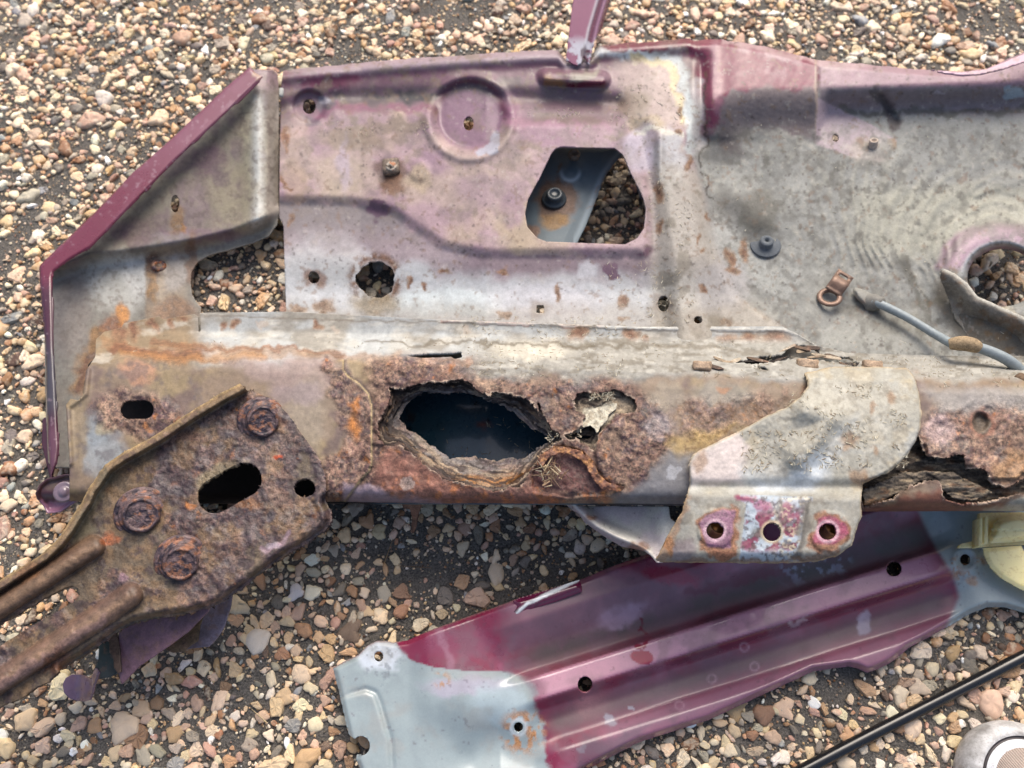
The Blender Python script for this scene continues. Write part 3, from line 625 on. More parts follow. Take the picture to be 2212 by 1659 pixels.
def paint_rail(P):
    u, v = P.u, P.v; n = P
    F1 = fbm(u, v, 60, 121, 4)
    # ledge: grey primer under dust
    n.mix(1+0*u, (148, 151, 151), 0.75); n.mix(ss(460, 400, u), (128, 112, 90), .7)
    n.mix(ss(700, 730, v)*ss(1600, 900, u)*ss(420, 470, u)*0.5, (178, 181, 180))
    n.noise(46, 122, 0.0, 0.7, (124, 116, 102), 0.7, sx=2.5); n.noise(18, 123, 0.1, 0.6, (182, 178, 168), 0.5, sx=3)
    n.line([(230, 735), (300, 762), (430, 750), (560, 760), (700, 770), (860, 776)], 11, (138, 104, 72), 0.6, rust=.5); n.line([(250, 750), (330, 770), (430, 770)], 12, (112, 72, 52), 0.8, rust=.8)
    n.line([(262, 768), (400, 778), (560, 770)], 10, (150, 108, 66), 0.65, rust=.5)
    n.line([(330, 740), (450, 756), (620, 752), (740, 764)], 5, (120, 84, 60), 0.7, rust=.7)
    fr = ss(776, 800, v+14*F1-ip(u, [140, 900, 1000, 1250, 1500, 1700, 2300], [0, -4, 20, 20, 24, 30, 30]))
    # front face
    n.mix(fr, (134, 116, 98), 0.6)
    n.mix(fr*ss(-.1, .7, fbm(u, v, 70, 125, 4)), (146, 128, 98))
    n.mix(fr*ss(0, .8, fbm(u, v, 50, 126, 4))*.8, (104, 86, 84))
    n.poly([(480, 780), (740, 778), (742, 815), (700, 850), (560, 830)], (150, 130, 126), 0.75, 14, rough=.45)
    n.blob(225, 980, 44, 60, (146, 152, 156), 0.85, rot=-20); n.blob(205, 930, 30, 40, (136, 144, 150), .8); n.blob(295, 805, 40, 22, (176, 132, 106), .8, rust=.2); n.blob(232, 920, 20, 16, (180, 168, 130), .6)
    n.blob(170, 930, 20, 90, (142, 126, 102), 0.8)
    n.blob(660, 905, 44, 80, (150, 138, 122), .7); n.blob(640, 850, 60, 20, (146, 130, 134), .6)
    n.noise(22, 127, .1, .6, (92, 84, 88), .5, m=fr*ss(520, 400, u))
    # rust fields
    rm = ss(-.25, .25, circ(P.wu, P.wv, 300, 895, 100, 52, 12)/52)*0.95
    jl = poly(u, v, JOINT)
    rm = np.maximum(rm, ss(-8, 10, poly(P.wu, P.wv, [(700, 770), (742, 790), (775, 828), (803, 870), (803, 1000), (780, 1035), (740, 1086), (690, 1086), (700, 1000), (745, 960), (735, 900), (715, 850), (690, 790)])))
    rm = np.maximum(rm, ss(-26, 14, poly(P.wu, P.wv, [(803, 780), (870, 776), (1040, 780), (1110, 810), (1180, 826), (1260, 808), (1350, 830), (1400, 860), (1440, 900), (1450, 960), (1420, 1010), (1360, 1060), (1300, 1078), (1000, 1100), (810, 1090), (760, 1090)])-6*F1))
    rm = np.maximum(rm, 0.9*ss(-20, 14, poly(P.wu, P.wv, [(2030, 880), (2212, 860), (2300, 880), (2300, 1060), (2140, 1050), (2080, 1000), (1990, 985), (1985, 930)])-8*F1))
    rm = np.maximum(rm, 0.7*ss(-16, 16, poly(P.wu, P.wv, [(1480, 850), (1700, 850), (1680, 905), (1530, 960), (1470, 930)])-8-30*F1))
    n.rustify(rm, 201, base=(128, 98, 84), dark=(78, 56, 60), pale=(164, 136, 114), hot=(160, 102, 56), hotlo=.62)
    hot = [(770, 880, 12, 14), (765, 925, 14, 24), (1038, 1074, 12, 5), (866, 1066, 7, 7), (1300, 1060, 10, 8)]
    for cx, cy, a, b2 in hot: n.blob(cx, cy, a, b2, (190, 120, 50), .8, .6, rust=1)
    n.mix(ss(-14, 10, poly(P.wu, P.wv, [(830, 965), (893, 990), (968, 1042), (1066, 1066), (1141, 1050), (1240, 1080), (1100, 1092), (900, 1088), (810, 1040)])), (136, 94, 80), .6, .8)
    n.noise(14, 128, .2, .6, (176, 108, 56), .6, m=ss(1020, 1050, v)*ss(1480, 1250, u)*ss(800, 860, u), rust=1)
    n.poly([(745, 1045), (800, 1040), (850, 1070), (960, 1082), (960, 1100), (740, 1100)], (148, 132, 144), .85, 8, rough=.45, rust=.1)
    n.blob(884, 1048, 14, 16, (156, 140, 132), .8, .08)
    # grey paint to the right of the rot, yellow stain
    n.poly([(1330, 1080), (1400, 1030), (1450, 970), (1500, 960), (1500, 1110), (1330, 1110)], (116, 117, 122), .92, 16, rough=.5, rust=.1)
    n.blob(1455, 1016, 16, 15, (158, 160, 166), .8, .1); n.poly([(1440, 950), (1530, 930), (1600, 915), (1500, 985), (1470, 985)], (176, 148, 92), .75, 14)
    n.blob(1420, 920, 30, 26, (150, 142, 144), .6); n.blob(1440, 860, 40, 30, (150, 140, 124), .7); n.blob(1560, 850, 60, 26, (136, 132, 122), .7); n.blob(1565, 838, 14, 9, (168, 124, 92), .8)
    n.noise(8, 129, .25, .6, (112, 80, 48), .6, m=ss(1440, 1480, u)*ss(1000, 960, v)*ss(1720, 1690, u)*ss(850, 880, v), rust=.6)
    n.mix(ss(-3, 3, poly(u, v, [(1150, 1020), (1165, 985), (1196, 970), (1216, 964), (1253, 974), (1280, 1000), (1290, 1030), (1345, 1052), (1300, 1062), (1230, 1062), (1150, 1050)]))*.85, (92, 56, 54), .5, 1)
    n.mix(g(line(u, v, [(1165, 985), (1196, 970), (1216, 964), (1253, 974), (1266, 985), (1280, 1000), (1288, 1024)]), 4), (160, 112, 72))
    # right end
    n.blob(2119, 914, 26, 30, (150, 104, 84), .8, rust=.8); n.blob(2117, 912, 15, 20, (96, 88, 76), .9, .3)
    n.poly([(1985, 840), (2300, 840), (2300, 900), (2150, 880), (2040, 890)], (152, 148, 144), .8, 16); n.blob(2030, 930, 34, 30, (184, 160, 156), .7)
    n.blob(2190, 1010, 40, 40, (168, 130, 88), .6, rust=.8); n.poly([(2000, 1060), (2200, 1085), (2240, 1110), (1860, 1115), (1860, 1100)], (116, 74, 58), .95, 8, rough=.55, rust=.2)
    n.poly([(2180, 1080), (2300, 1060), (2300, 1110), (2120, 1110)], (160, 160, 148), .9, 8)
    for x in (500, 565, 685, 720, 1010, 1250, 1360, 1580): n.blob(x, 702+(x-500)*.02, 9, 9, (164, 148, 132), .5, .15)
    for cx, cy, a, b2 in ((478, 706, 12, 8), (505, 700, 12, 10), (685, 700, 9, 14), (1245, 722, 22, 18), (1365, 725, 18, 16), (1395, 740, 10, 14), (1570, 735, 26, 16), (1620, 735, 24, 20), (1680, 740, 34, 22), (1495, 790, 44, 12), (1900, 812, 26, 7), (2010, 800, 60, 9), (1740, 850, 8, 22), (330, 700, 10, 22), (290, 705, 14, 30), (260, 720, 16, 22), (375, 700, 8, 18), (400, 690, 12, 10)):
        n.blob(cx, cy, a, b2, (128, 98, 74), .8, .35, rust=.6); n.blob(cx, cy, a*.5, b2*.5, (104, 66, 50), .6, .4, rust=.8)
    n.poly([(1240, 700), (1400, 706), (1560, 712), (1690, 712), (1690, 718), (1300, 712)], (166, 168, 166), .8, 3); n.line([(962, 696), (1000, 690), (1080, 694), (1180, 700), (1300, 703)], 4, (170, 128, 118), .6)
    # dust bank over the ledge in the middle and right
    db = ss(960, 1080, u)*ss(725, 745, v)*ss(828, 800, v+16*F1)
    n.mix(db, (144, 142, 135), .9, 0); n.noise(9, 130, .1, .5, (104, 97, 84), .6, sx=3, m=db); n.noise(9, 131, .25, .6, (176, 174, 166), .6, sx=3, m=db)
    n.poly([(880, 770), (1010, 768), (1012, 782), (960, 778), (900, 776)], (120, 88, 68), .6, 4, rust=.5)
    n.blob(1150, 760, 80, 20, (198, 192, 176), .5)
    n.mix(g(jl, 1.6)*(v > 778)*(u > 500), (176, 156, 116), .7); n.mix(g(jl+3.5, 2.2)*(v > 778)*(u > 500)*.8, (60, 46, 40))
    n.line([(800, 736), (900, 742), (1040, 740), (1130, 748), (1240, 746), (1400, 752)], 3, (96, 88, 74), .75)
    n.line([(1240, 744), (1330, 738), (1450, 752), (1600, 756)], 4, (104, 96, 82), .6); n.line([(960, 692), (1380, 708), (1690, 712), (1730, 724), (1780, 752)], 2, (186, 184, 176), .7, warp=.5)
    n.line([(960, 697), (1380, 713), (1690, 718)], 1.5, (90, 80, 70), .6, warp=.5); n.line([(440, 682), (960, 697)], 1.5, (96, 84, 70), .6, warp=.3)
    ne = fbm(u, v, 16, 71, 5, g=0.75); de = np.minimum(-poly(u, v, OUT)+5.5*ne, -poly(u, v, CAV)+4.5*ne); de = np.minimum(de, -poly(u, v, TEARR)+5*ne)
    n.mix(ss(12, 3, de)*.6, (92, 64, 56), .6, 1); n.mix(ss(3.4, 1.2, de)*ss(-.3, .3, fbm(u, v, 24, 77, 3))*.8, (186, 164, 144), .6, .6)
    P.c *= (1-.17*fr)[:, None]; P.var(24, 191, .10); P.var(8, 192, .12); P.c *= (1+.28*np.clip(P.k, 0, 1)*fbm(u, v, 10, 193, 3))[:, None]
    rusty = np.clip(P.k, 0, 1)
    dz = rusty*(0.8*fbm(u, v, 28, 301, 4, g=.5)+0.3*fbm(u, v, 9, 302, 3))+0.10*fbm(u, v, 9, 303, 3)
    dz = dz+getattr(P, 'flake', 0)*.8
    dz = dz+db*0.5*fbm(u, v, 8, 305, 3, sx=2.5)
    return dz+lift_rail(u, v)
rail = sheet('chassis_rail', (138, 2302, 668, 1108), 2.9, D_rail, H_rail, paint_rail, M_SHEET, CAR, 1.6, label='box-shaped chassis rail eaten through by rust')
def grow(pts, k):
    cx = sum(p[0] for p in pts)/len(pts); cy = sum(p[1] for p in pts)/len(pts)
    return [(cx+(x-cx)*k, cy+(y-cy)*k) for x, y in pts]
def bbox(pts, m=6):
    xs = [p[0] for p in pts]; ys = [p[1] for p in pts]; return (min(xs)-m, max(xs)+m, min(ys)-m, max(ys)+m)
# ---------------- inner closing plate of the rail: the dark blue wall seen through the rot
def H_in(u, v):
    return np.minimum(np.maximum(38, 8-lean(u))+46*ss(806, 782, v)+44*ss(1066, 1088, v), H_rail(u, v)-3-60*ss(1500, 1700, u)*ss(1000, 800, v)*0)
def paint_in(P):
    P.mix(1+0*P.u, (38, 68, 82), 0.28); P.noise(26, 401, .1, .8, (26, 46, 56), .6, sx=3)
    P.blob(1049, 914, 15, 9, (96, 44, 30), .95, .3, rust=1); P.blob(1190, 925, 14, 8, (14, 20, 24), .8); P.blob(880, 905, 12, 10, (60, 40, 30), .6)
    P.noise(9, 402, .8, .9, (12, 14, 16), .8); P.mix(ss(840, 780, P.u)+ss(1240, 1300, P.u), (46, 38, 34), .8, .5)  # both ends painted near black-brown for the unlit inside of the rail
inner = sheet('closing_plate', (180, 2290, 782, 1088), 9, lambda u, v: np.minimum(np.minimum(u-190, 2285-u), np.minimum(v-783, 1086-v))+0*u,
              H_in, paint_in, M_GLOSS, CAR, 1.2, label='dark blue inner wall of the rail')

# ---------------- laminated scale round the rot: thin plates stepping down into the hole
def scale_layer(name, t, z0, hole_a, hole_b, seed, cols, reach=16, box=None, slope=0.0, nz=5, label=None, pl=None):
    def mixd(u, v): return (1-t)*poly(u, v, hole_a)+t*poly(u, v, hole_b)
    def D(u, v):
        n = fbm(u, v, 15, seed, 5, g=.75)
        d = np.minimum(poly(u, v, hole_a)+reach, -mixd(u, v)+nz*n)
        return d
    def H(u, v):
        base = H_rail(u, v); return base-z0-slope*np.maximum(poly(u, v, hole_a), 0)*ss(880, 980, v)-slope*.5*np.maximum(poly(u, v, hole_a), 0)
    def pt(P):
        P.mix(1+0*P.u, cols[0], .7, .9); P.noise(22, seed+1, -.1, .5, cols[1], .9, sx=2); P.noise(12, seed+2, 0, .5, cols[2], .8, sx=2.5); P.noise(6, seed+3, .2, .5, (58, 46, 42), .7, sx=2)
        if pl: pl(P)
        dd = poly(P.u, P.v, hole_a)+5*fbm(P.u, P.v, 34, seed+9, 3); st = vn(dd/4.6, (P.u+P.v)/60, seed); st2 = vn(dd/9.5+3, (P.u-P.v)/90, seed+1)
        P.mix(.85*ss(.08, .4, -st), (42, 33, 31)); P.mix(.5*ss(.2, .6, st), (160, 144, 122))
        return 0.5*fbm(P.u, P.v, 22, seed+5, 3)+0.45*st+0.8*st2
    o = sheet(name, box or bbox(hole_a, reach+4), 2.3, D, H, pt, M_SHEET, rail, 0.5, label=label); return o
def ochre(P): P.poly([(980, 1030), (1050, 1030), (1120, 1020), (1150, 1000), (1170, 1000), (1140, 1060), (1060, 1075), (990, 1060)], (160, 106, 50), .75, 14, rust=1); P.noise(9, 777, .05, .4, (54, 38, 30), .7, sx=3)
scale_layer('rust_flake', .14, 4.6, OUT, INN, 501, ((78, 60, 54), (104, 80, 64), (60, 46, 44)))
scale_layer('rust_flake', .38, 7.6, OUT, INN, 521, ((112, 92, 76), (138, 112, 84), (80, 60, 52)), slope=.03, pl=ochre)
scale_layer('rust_flake', .64, 10.6, OUT, INN, 541, ((120, 112, 108), (150, 128, 104), (104, 82, 72)), slope=.06, pl=ochre, reach=4)
scale_layer('rust_flake', 1.0, 14.0, OUT, INN, 561, ((128, 120, 116), (146, 124, 112), (98, 84, 86)), slope=.09, reach=0)
CAV2 = [(1232, 948), (1250, 934), (1270, 930), (1296, 930), (1290, 952), (1262, 958)]
def greyp(P):
    P.poly([(1258, 912), (1266, 884), (1330, 868), (1326, 890), (1312, 912), (1290, 930), (1272, 920), (1246, 934), (1240, 926)], (182, 176, 158), .95, 3, rust=.6)
scale_layer('rust_flake', .5, 4.6, CAV, CAV2, 581, ((132, 118, 100), (150, 134, 110), (104, 84, 70)), reach=12, pl=greyp)
FLK = [(1248, 916), (1262, 902), (1272, 884), (1300, 878), (1333, 870), (1330, 884), (1316, 894), (1308, 914), (1296, 922), (1290, 934), (1284, 926), (1274, 918), (1258, 924)]
sheet('rust_flake', bbox(FLK), 2.2, lambda u, v: poly(u, v, FLK)+2*fbm(u, v, 9, 3, 3), lambda u, v: H_rail(u, v)-2.2+0.05*(v-900), lambda P: (P.mix(1+0*P.u, (188, 182, 164), .8, .5), P.noise(8, 7, 0, .5, (140, 130, 112), .8), 0.5*fbm(P.u, P.v, 8, 5, 3))[2], M_SHEET, rail, .6, label='pale grey flake')
scale_layer('rust_flake', 1.0, 9, CAV, [(1240, 946), (1250, 940), (1262, 940), (1280, 940), (1276, 946), (1255, 948)], 591, ((96, 84, 72), (120, 108, 92), (60, 50, 44)), reach=8)
# raised wafer of rusted steel along the tear at the lower right of the rot
WAF = [(1158, 1004), (1166, 984), (1180, 974), (1200, 966), (1218, 964), (1240, 970), (1256, 974), (1268, 988), (1282, 998), (1292, 1022), (1312, 1042), (1336, 1050), (1352, 1052), (1338, 1062), (1300, 1056), (1280, 1032), (1262, 1000), (1240, 984), (1212, 978), (1188, 984), (1172, 1006)]
def wpaint(P):
    P.mix(1+0*P.u, (120, 80, 60), .6, .9); P.noise(10, 9, 0, .5, (164, 116, 72), .9); P.noise(7, 10, .1, .5, (70, 44, 42), .8); return .6*fbm(P.u, P.v, 9, 5, 3)
sheet('rust_flake', bbox(WAF), 2.2, lambda u, v: poly(u, v, WAF)+2*fbm(u, v, 9, 13, 3), lambda u, v: H_rail(u, v)+1.6, wpaint, M_SHEET, rail, .6, label='lifted wafer of brown rust')

# fibrous layers in the right-hand rot
def fib(P):
    P.mix(1+0*P.u, (100, 90, 78), .8, .8); u, v = P.u, P.v
    for s_, lo, c in ((30, 0, (124, 112, 96)), (14, .1, (66, 56, 48)), (12, .25, (146, 130, 106)), (10, .3, (42, 36, 33))): P.noise(s_*.6, 600+s_, lo, lo+.4, c, .85, sx=4)
    P.blob(1900, 1090, 40, 14, (140, 96, 56), .7); P.noise(16, 640, .3, .6, (124, 88, 60), .5, sx=3)
    return 1.8*fbm(u, v+0.28*(u-1900)*(u < 2000), 14, 631, 4, sx=4)+.6*fbm(u, v, 5, 632, 2, sx=3)
FIB = grow(TEARR, 1.06)
sheet('fibrous_rust', bbox(FIB), 2.6, lambda u, v: poly(u, v, FIB)+3*fbm(u, v, 20, 633, 4), lambda u, v: H_rail(u, v)-6-4*g(v-1035, 30)-6*ss(990, 960, v), fib, M_SHEET, rail, 1.5, label='grey-brown fibrous rust like rotten wood')
FIB2 = [(1866, 1060), (1905, 1040), (1950, 1022), (2000, 1016), (2060, 1020), (2080, 1034), (2120, 1050), (2150, 1064), (2110, 1078), (2060, 1080), (2040, 1060), (2010, 1036), (1975, 1044), (1935, 1072), (1866, 1094)]
sheet('fibrous_rust', bbox(FIB2), 2.4, lambda u, v: poly(u, v, FIB2)+3*fbm(u, v, 14, 653, 4), lambda u, v: H_rail(u, v)-1.2-1.6*g(v-1050, 40), fib, M_SHEET, rail, 1.2, label='ridge of fibrous rust')

# ---------------- front panel at the left, with its painted return flange
LP = [(541, 150), (560, 150), (590, 152), (600, 160), (603, 200), (603, 460), (598, 486), (580, 510), (548, 524), (500, 538), (455, 550), (426, 565), (414, 585), (411, 610), (414, 636), (424, 652), (434, 664), (432, 700), (440, 760), (205, 770), (186, 800), (180, 1010), (120, 1010), (104, 1000), (98, 860), (96, 700), (90, 600), (92, 575), (200, 470), (375, 310), (484, 204)]
def H_lp(u, v):
    bend = ip(u, [90, 190, 300, 420, 500, 600], [600, 562, 548, 528, 508, 470])
    a = ss(24, -16, v-bend)
    z = 52+12*a
    z = z+6*g(u-556, 22)*a*ss(120, 200, v)-12*ss(575, 606, u)*a+3*g(v-(bend-16), 14)
    z = z-3*g(line(u, v, [(440, 400), (520, 360)]), 50)*a
    z = z+2.5*g(u-330, 26)*(1-a)*ss(520, 560, v)
    return z+.4*fbm(u, v, 90, 701, 2)
def paint_lp(P):
    u, v = P.u, P.v; n = P; bend = ip(u, [90, 190, 300, 420, 500, 600], [600, 562, 548, 528, 508, 470])
    a = ss(14, -12, v-bend)
    n.mix(1+0*u, (148, 144, 134), .6)
    n.mix(a, (142, 134, 120)); n.noise(60, 702, 0, .7, (122, 102, 108), .8, m=a); n.noise(34, 703, .1, .6, (160, 150, 128), .7, m=a)
    n.mix(a*g(u-556, 16)*ss(170, 220, v)*.9, (192, 194, 190), .45); n.mix(a*ss(572, 584, u)*.8, (170, 160, 150)); n.mix(a*g(u-532, 12)*.6, (186, 180, 152)); n.mix(a*ss(210, 170, v)*.8, (160, 134, 146), .4)  # light grey band on the upright ridge: its sheen painted in
    n.blob(455, 350, 34, 36, (110, 78, 98), .75); n.blob(420, 440, 44, 60, (124, 102, 112), .7); n.blob(400, 510, 110, 18, (126, 102, 116), .8); n.blob(350, 520, 60, 16, (150, 144, 146), .6)
    n.blob(500, 410, 50, 60, (158, 148, 124), .75); n.blob(290, 500, 50, 34, (116, 94, 96), .7)
    n.blob(380, 470, 16, 34, (138, 104, 66), .85, rust=.4); n.blob(392, 492, 8, 14, (164, 114, 60), .8, rust=.7)
    n.noise(12, 704, .3, .7, (98, 82, 76), .5, m=a); n.noise(50, 715, .1, .6, (104, 80, 96), .6, m=a*ss(540, 500, u)); P.c *= (.72-.16*a*ss(548, 520, u))[:, None]
    lo = 1-a
    n.blob(260, 610, 90, 60, (178, 178, 172), .7); n.blob(150, 680, 44, 100, (128, 120, 114), .8); n.blob(300, 600, 30, 40, (186, 186, 182), .7)
    n.mix(lo*ss(310, 318, u)*ss(418, 380, u)*.8, (142, 126, 106)); n.blob(382, 590, 26, 40, (156, 152, 148), .7); n.blob(338, 572, 16, 26, (84, 58, 44), .9, rust=.9); n.blob(330, 620, 12, 30, (132, 102, 68), .8, rust=.5)
    n.blob(375, 670, 50, 26, (122, 90, 66), .7, rust=.7); n.blob(258, 680, 16, 26, (176, 122, 66), .9, rust=.7); n.blob(240, 710, 24, 20, (128, 84, 56), .8, rust=.8); n.line([(212, 720), (190, 780), (165, 840)], 16, (136, 102, 64), .85, rust=.6); n.line([(200, 760), (178, 800), (168, 845)], 8, (92, 62, 54), .7, rust=.8)
    n.mix(ss(800, 860, v)*ss(160, 120, u)*.8, (120, 110, 98)); n.blob(415, 560, 14, 60, (110, 82, 64), .7, rust=.5)
    n.noise(9, 705, .1, .6, (108, 98, 90), .5); P.var(20, 706, .10); P.var(6, 707, .08)
    return .1*fbm(u, v, 6, 708, 2)+1.5*g(np.hypot(u-346, v-580)-6, 10)
lpan = sheet('front_panel', (84, 610, 144, 1014), 3.2, lambda u, v: np.minimum(poly(u, v, LP)+.6*fbm(u, v, 20, 709, 3), -circ(u, v, 378, 440, 9, 19)), H_lp, paint_lp, M_SHEET, CAR, 1.2, label='khaki dusted front panel with a painted edge')
FLN = [(540, 144), (552, 158), (566, 165), (560, 175), (487, 246), (375, 350), (296, 432), (225, 506), (195, 536), (150, 562), (116, 588), (113, 600), (116, 743), (122, 855), (128, 968), (124, 1000), (110, 1030), (104, 960), (98, 743), (88, 640), (84, 575), (202, 461), (285, 375), (375, 296), (484, 192)]
FC = [(552, 152), (475, 222), (375, 325), (285, 412), (200, 498), (100, 582), (104, 640), (110, 743), (116, 870), (122, 1000)]
def paint_fl(P):
    u, v = P.u, P.v
    P.mix(1+0*u, (112, 38, 62), .28); P.noise(60, 711, 0, .7, (128, 70, 92), .6); P.mix(ss(420, 300, v)*.5, (134, 84, 104), .5)
    P.noise(20, 712, .3, .8, (160, 124, 138), .4, m=ss(460, 380, v)); P.mix(ss(590, 640, v), (74, 30, 50), .3); P.mix(ss(700, 800, v)*ss(930, 860, v), (70, 66, 76), .35)
    P.mix(ss(900, 940, v)*.7, (110, 72, 90), .4); P.blob(556, 162, 14, 8, (168, 142, 120), .8); P.noise(10, 713, .75, .9, (176, 150, 160), .4); P.c *= .85
sheet('painted_flange', (78, 572, 138, 1036), 3, lambda u, v: poly(u, v, FLN)+.4*fbm(u, v, 30, 714, 2), lambda u, v: 80-1.5*ss(5, 0, poly(u, v, FLN)), paint_fl, M_GLOSS, CAR, 1.6, label='glossy burgundy return flange')
# dark backing of the return flange
EDG = [(100, 900), (92, 905), (90, 960), (100, 1000), (110, 1040), (120, 1000), (112, 920)]
sheet('edge_strip', bbox(EDG), 4, lambda u, v: poly(u, v, EDG), lambda u, v: 50+0*u, lambda P: P.mix(1+0*P.u, (66, 30, 48), .4), M_GLOSS, CAR, 1.2)
# hooked tab with its captive fixing at the foot of the flange
TAB = [(118, 1030), (140, 1024), (168, 1024), (186, 1012), (194, 1000), (190, 992), (198, 988), (204, 1000), (200, 1030), (190, 1062), (176, 1078), (150, 1094), (130, 1106), (102, 1109), (94, 1094), (80, 1078), (76, 1066), (84, 1048), (100, 1034)]
def paint_tab(P):
    P.mix(1+0*P.u, (70, 44, 50), .35); P.poly([(78, 1085), (180, 1066), (190, 1110), (90, 1115)], (140, 100, 124), .9, 5, rough=.25); P.blob(140, 1050, 40, 12, (104, 90, 76), .7); P.blob(180, 1010, 20, 16, (88, 70, 60), .7, rust=.4)  # pale mauve patch along the lower rim is a painted highlight
tab = sheet('hooked_tab', bbox(TAB), 2.6, lambda u, v: poly(u, v, TAB), lambda u, v: 84+8*ss(0, 10, 10-np.abs(poly(u, v, TAB)))*0+9*ss(170, 196, u)-8*ss(1060, 1100, v)+3*ss(12, 2, poly(u, v, TAB)), paint_tab, M_GLOSS, CAR, 1.2, label='glossy burgundy hooked tab')

# ---------------- round things: bolts, washers, nuts, studs
M_RUST = metal_mat('heavy_rust', bump=.6, speck=.3, grain=.2)
def lathe(name, c, axis, prof, mat, parent, cols=None, hexr=None, seg_=40, rough=.6, rust=1.0, dirt=0.0, smooth=True, base=(96, 66, 58), dark=(60, 44, 50), hot=(156, 90, 44), seed=1, label=None, open_=False):
    """prof: (radius mm, height mm, hexness)"""
    if dirt:
        pr = [tuple(p)+(0,)*(3-len(p)) for p in prof]; prof = [pr[0]]
        for a_, b_ in zip(pr[:-1], pr[1:]):
            m_ = max(1, int(math.ceil(math.hypot(b_[0]-a_[0], b_[1]-a_[1])/.55)))
            prof += [tuple(a_[i]+(b_[i]-a_[i])*t_/m_ for i in range(3)) for t_ in range(1, m_+1)]
    ax = Vector(axis).normalized(); q = ax.to_track_quat('Z', 'Y')
    V = []; th = np.linspace(0, 2*math.pi, seg_, endpoint=False)
    for p in prof:
        r, z = p[0], p[1]; hx = p[2] if len(p) > 2 else 0
        k = np.cos(math.pi/6)/np.cos((th % (math.pi/3))-math.pi/6)
        rr = r*(1-hx+hx*k)
        for t, r2 in zip(th, rr):
            V.append(q @ Vector((r2*math.cos(t), r2*math.sin(t), z)))
    n = len(prof); V = np.array(V)
    if dirt: V = V+(dirt*fbm(V[:, 0]*9+V[:, 2]*5, V[:, 1]*9+V[:, 2]*3, 16, seed, 4))[:, None]*np.array(ax)
    T = []
    for a in range(n-1):
        for i in range(seg_):
            b, c2 = a*seg_+i, a*seg_+(i+1) % seg_; T += [(b, c2, c2+seg_), (b, c2+seg_, b+seg_)]
    V = np.concatenate([V, [V[-seg_:].mean(0)]])
    if not open_:
        for i in range(seg_): T.append(((n-1)*seg_+i, (n-1)*seg_+(i+1) % seg_, n*seg_))
    Vw = V/1000.0+np.array(c)[None, :]
    if cols is None:
        f = fbm(V[:, 0]*9+V[:, 2]*4, V[:, 1]*9+V[:, 2]*6, 30, seed+5, 4)
        cc = sc(base)[None]*np.ones((len(V), 1)); k = ss(0, .5, f)[:, None]; cc = cc*(1-k)+sc(dark)*k; k = ss(.2, .5, fbm(V[:, 0]*9, V[:, 1]*9+V[:, 2]*3, 26, seed+9, 3))[:, None]*.8; cc = cc*(1-k)+sc(hot)*k
    else: cc = np.tile(sc(cols), (len(V), 1))
    o = mesh_np(name, Vw, np.array(T), mat, parent, cc, np.full(len(V), rough), np.full(len(V), rust), smooth)
    if label: o['label'] = label
    return o

# ---------------- rusty towing arm plate bolted over the rail
ARM = [(518, 829), (534, 843), (551, 847), (578, 858), (600, 874), (620, 893), (637, 915), (655, 942), (675, 968), (690, 996), (701, 1024), (704, 1050), (703, 1080), (716, 1104), (716, 1124), (705, 1142), (672, 1166), (637, 1187), (598, 1212), (562, 1239), (525, 1268), (487, 1296), (450, 1314), (400, 1326), (337, 1337), (290, 1346), (262, 1359), (235, 1378), (210, 1397), (175, 1420), (139, 1442), (100, 1475), (75, 1487), (40, 1512), (11, 1522), (-60, 1560), (-60, 1290), (0, 1254), (50, 1222), (90, 1196), (120, 1168), (142, 1140), (160, 1110), (180, 1080), (190, 1056), (206, 1034), (225, 1005), (262, 980), (338, 938), (410, 890), (480, 848)]
UPE = [(-60, 1290), (0, 1254), (50, 1222), (90, 1196), (120, 1168), (142, 1140), (160, 1110), (180, 1080), (190, 1056), (206, 1034), (225, 1005), (262, 980), (338, 938), (410, 890), (480, 848), (518, 829)]
LOE = [(703, 1080), (716, 1104), (716, 1124), (705, 1142), (672, 1166), (637, 1187), (598, 1212), (562, 1239), (525, 1268), (487, 1296), (450, 1314), (400, 1326), (337, 1337), (290, 1346), (262, 1359), (235, 1378), (210, 1397), (175, 1420), (139, 1442)]
SLOT = [(168, 1272), (171, 1286), (162, 1299), (120, 1322), (67, 1353), (30, 1376), (0, 1396), (-70, 1436), (-70, 1382), (0, 1348), (50, 1320), (100, 1290), (140, 1270), (156, 1266)]
R1 = [(203, 1180), (130, 1226), (60, 1272), (0, 1312), (-60, 1350)]; R2 = [(282, 1285), (215, 1332), (120, 1394), (0, 1472), (-60, 1512)]
RUSTSPOT = [(110, 1236), (98, 1390)]
def H_arm(u, v):
    z = 99+ip(u, [-60, 0, 250, 720], [8, 8, 5, 0])
    du = line(u, v, UPE); z = z+10*ss(24, 15, du)-2*ss(8, 0, du)
    for R, r in ((R1, 24), (R2, 27)):
        d = line(u, v, R); z = z+8.5*np.sqrt(np.maximum(0, 1-(d/r)**2))
    dl = line(u, v, LOE); z = z-6*ss(14, 2, dl)+1.2*g(dl-20, 6)
    z = z-2.5*ss(52, 26, 38-stad(u, v, (462, 1072), (528, 1035), 38)*1.0)*0
    z = z+3*g(line(u, v, [(200, 1120), (300, 1060), (380, 1010)]), 60)*0
    return z
def D_arm(u, v):
    n = fbm(u, v, 18, 811, 4)
    d = poly(u, v, ARM)+1.5*n
    d = np.minimum(d, -stad(u, v, (463, 1072), (528, 1036), 37)+.7*n)
    d = np.minimum(d, -circ(u, v, 658, 1054, 23, 20)+.5*n)
    return np.minimum(d, -poly(u, v, SLOT)+1.5*n)
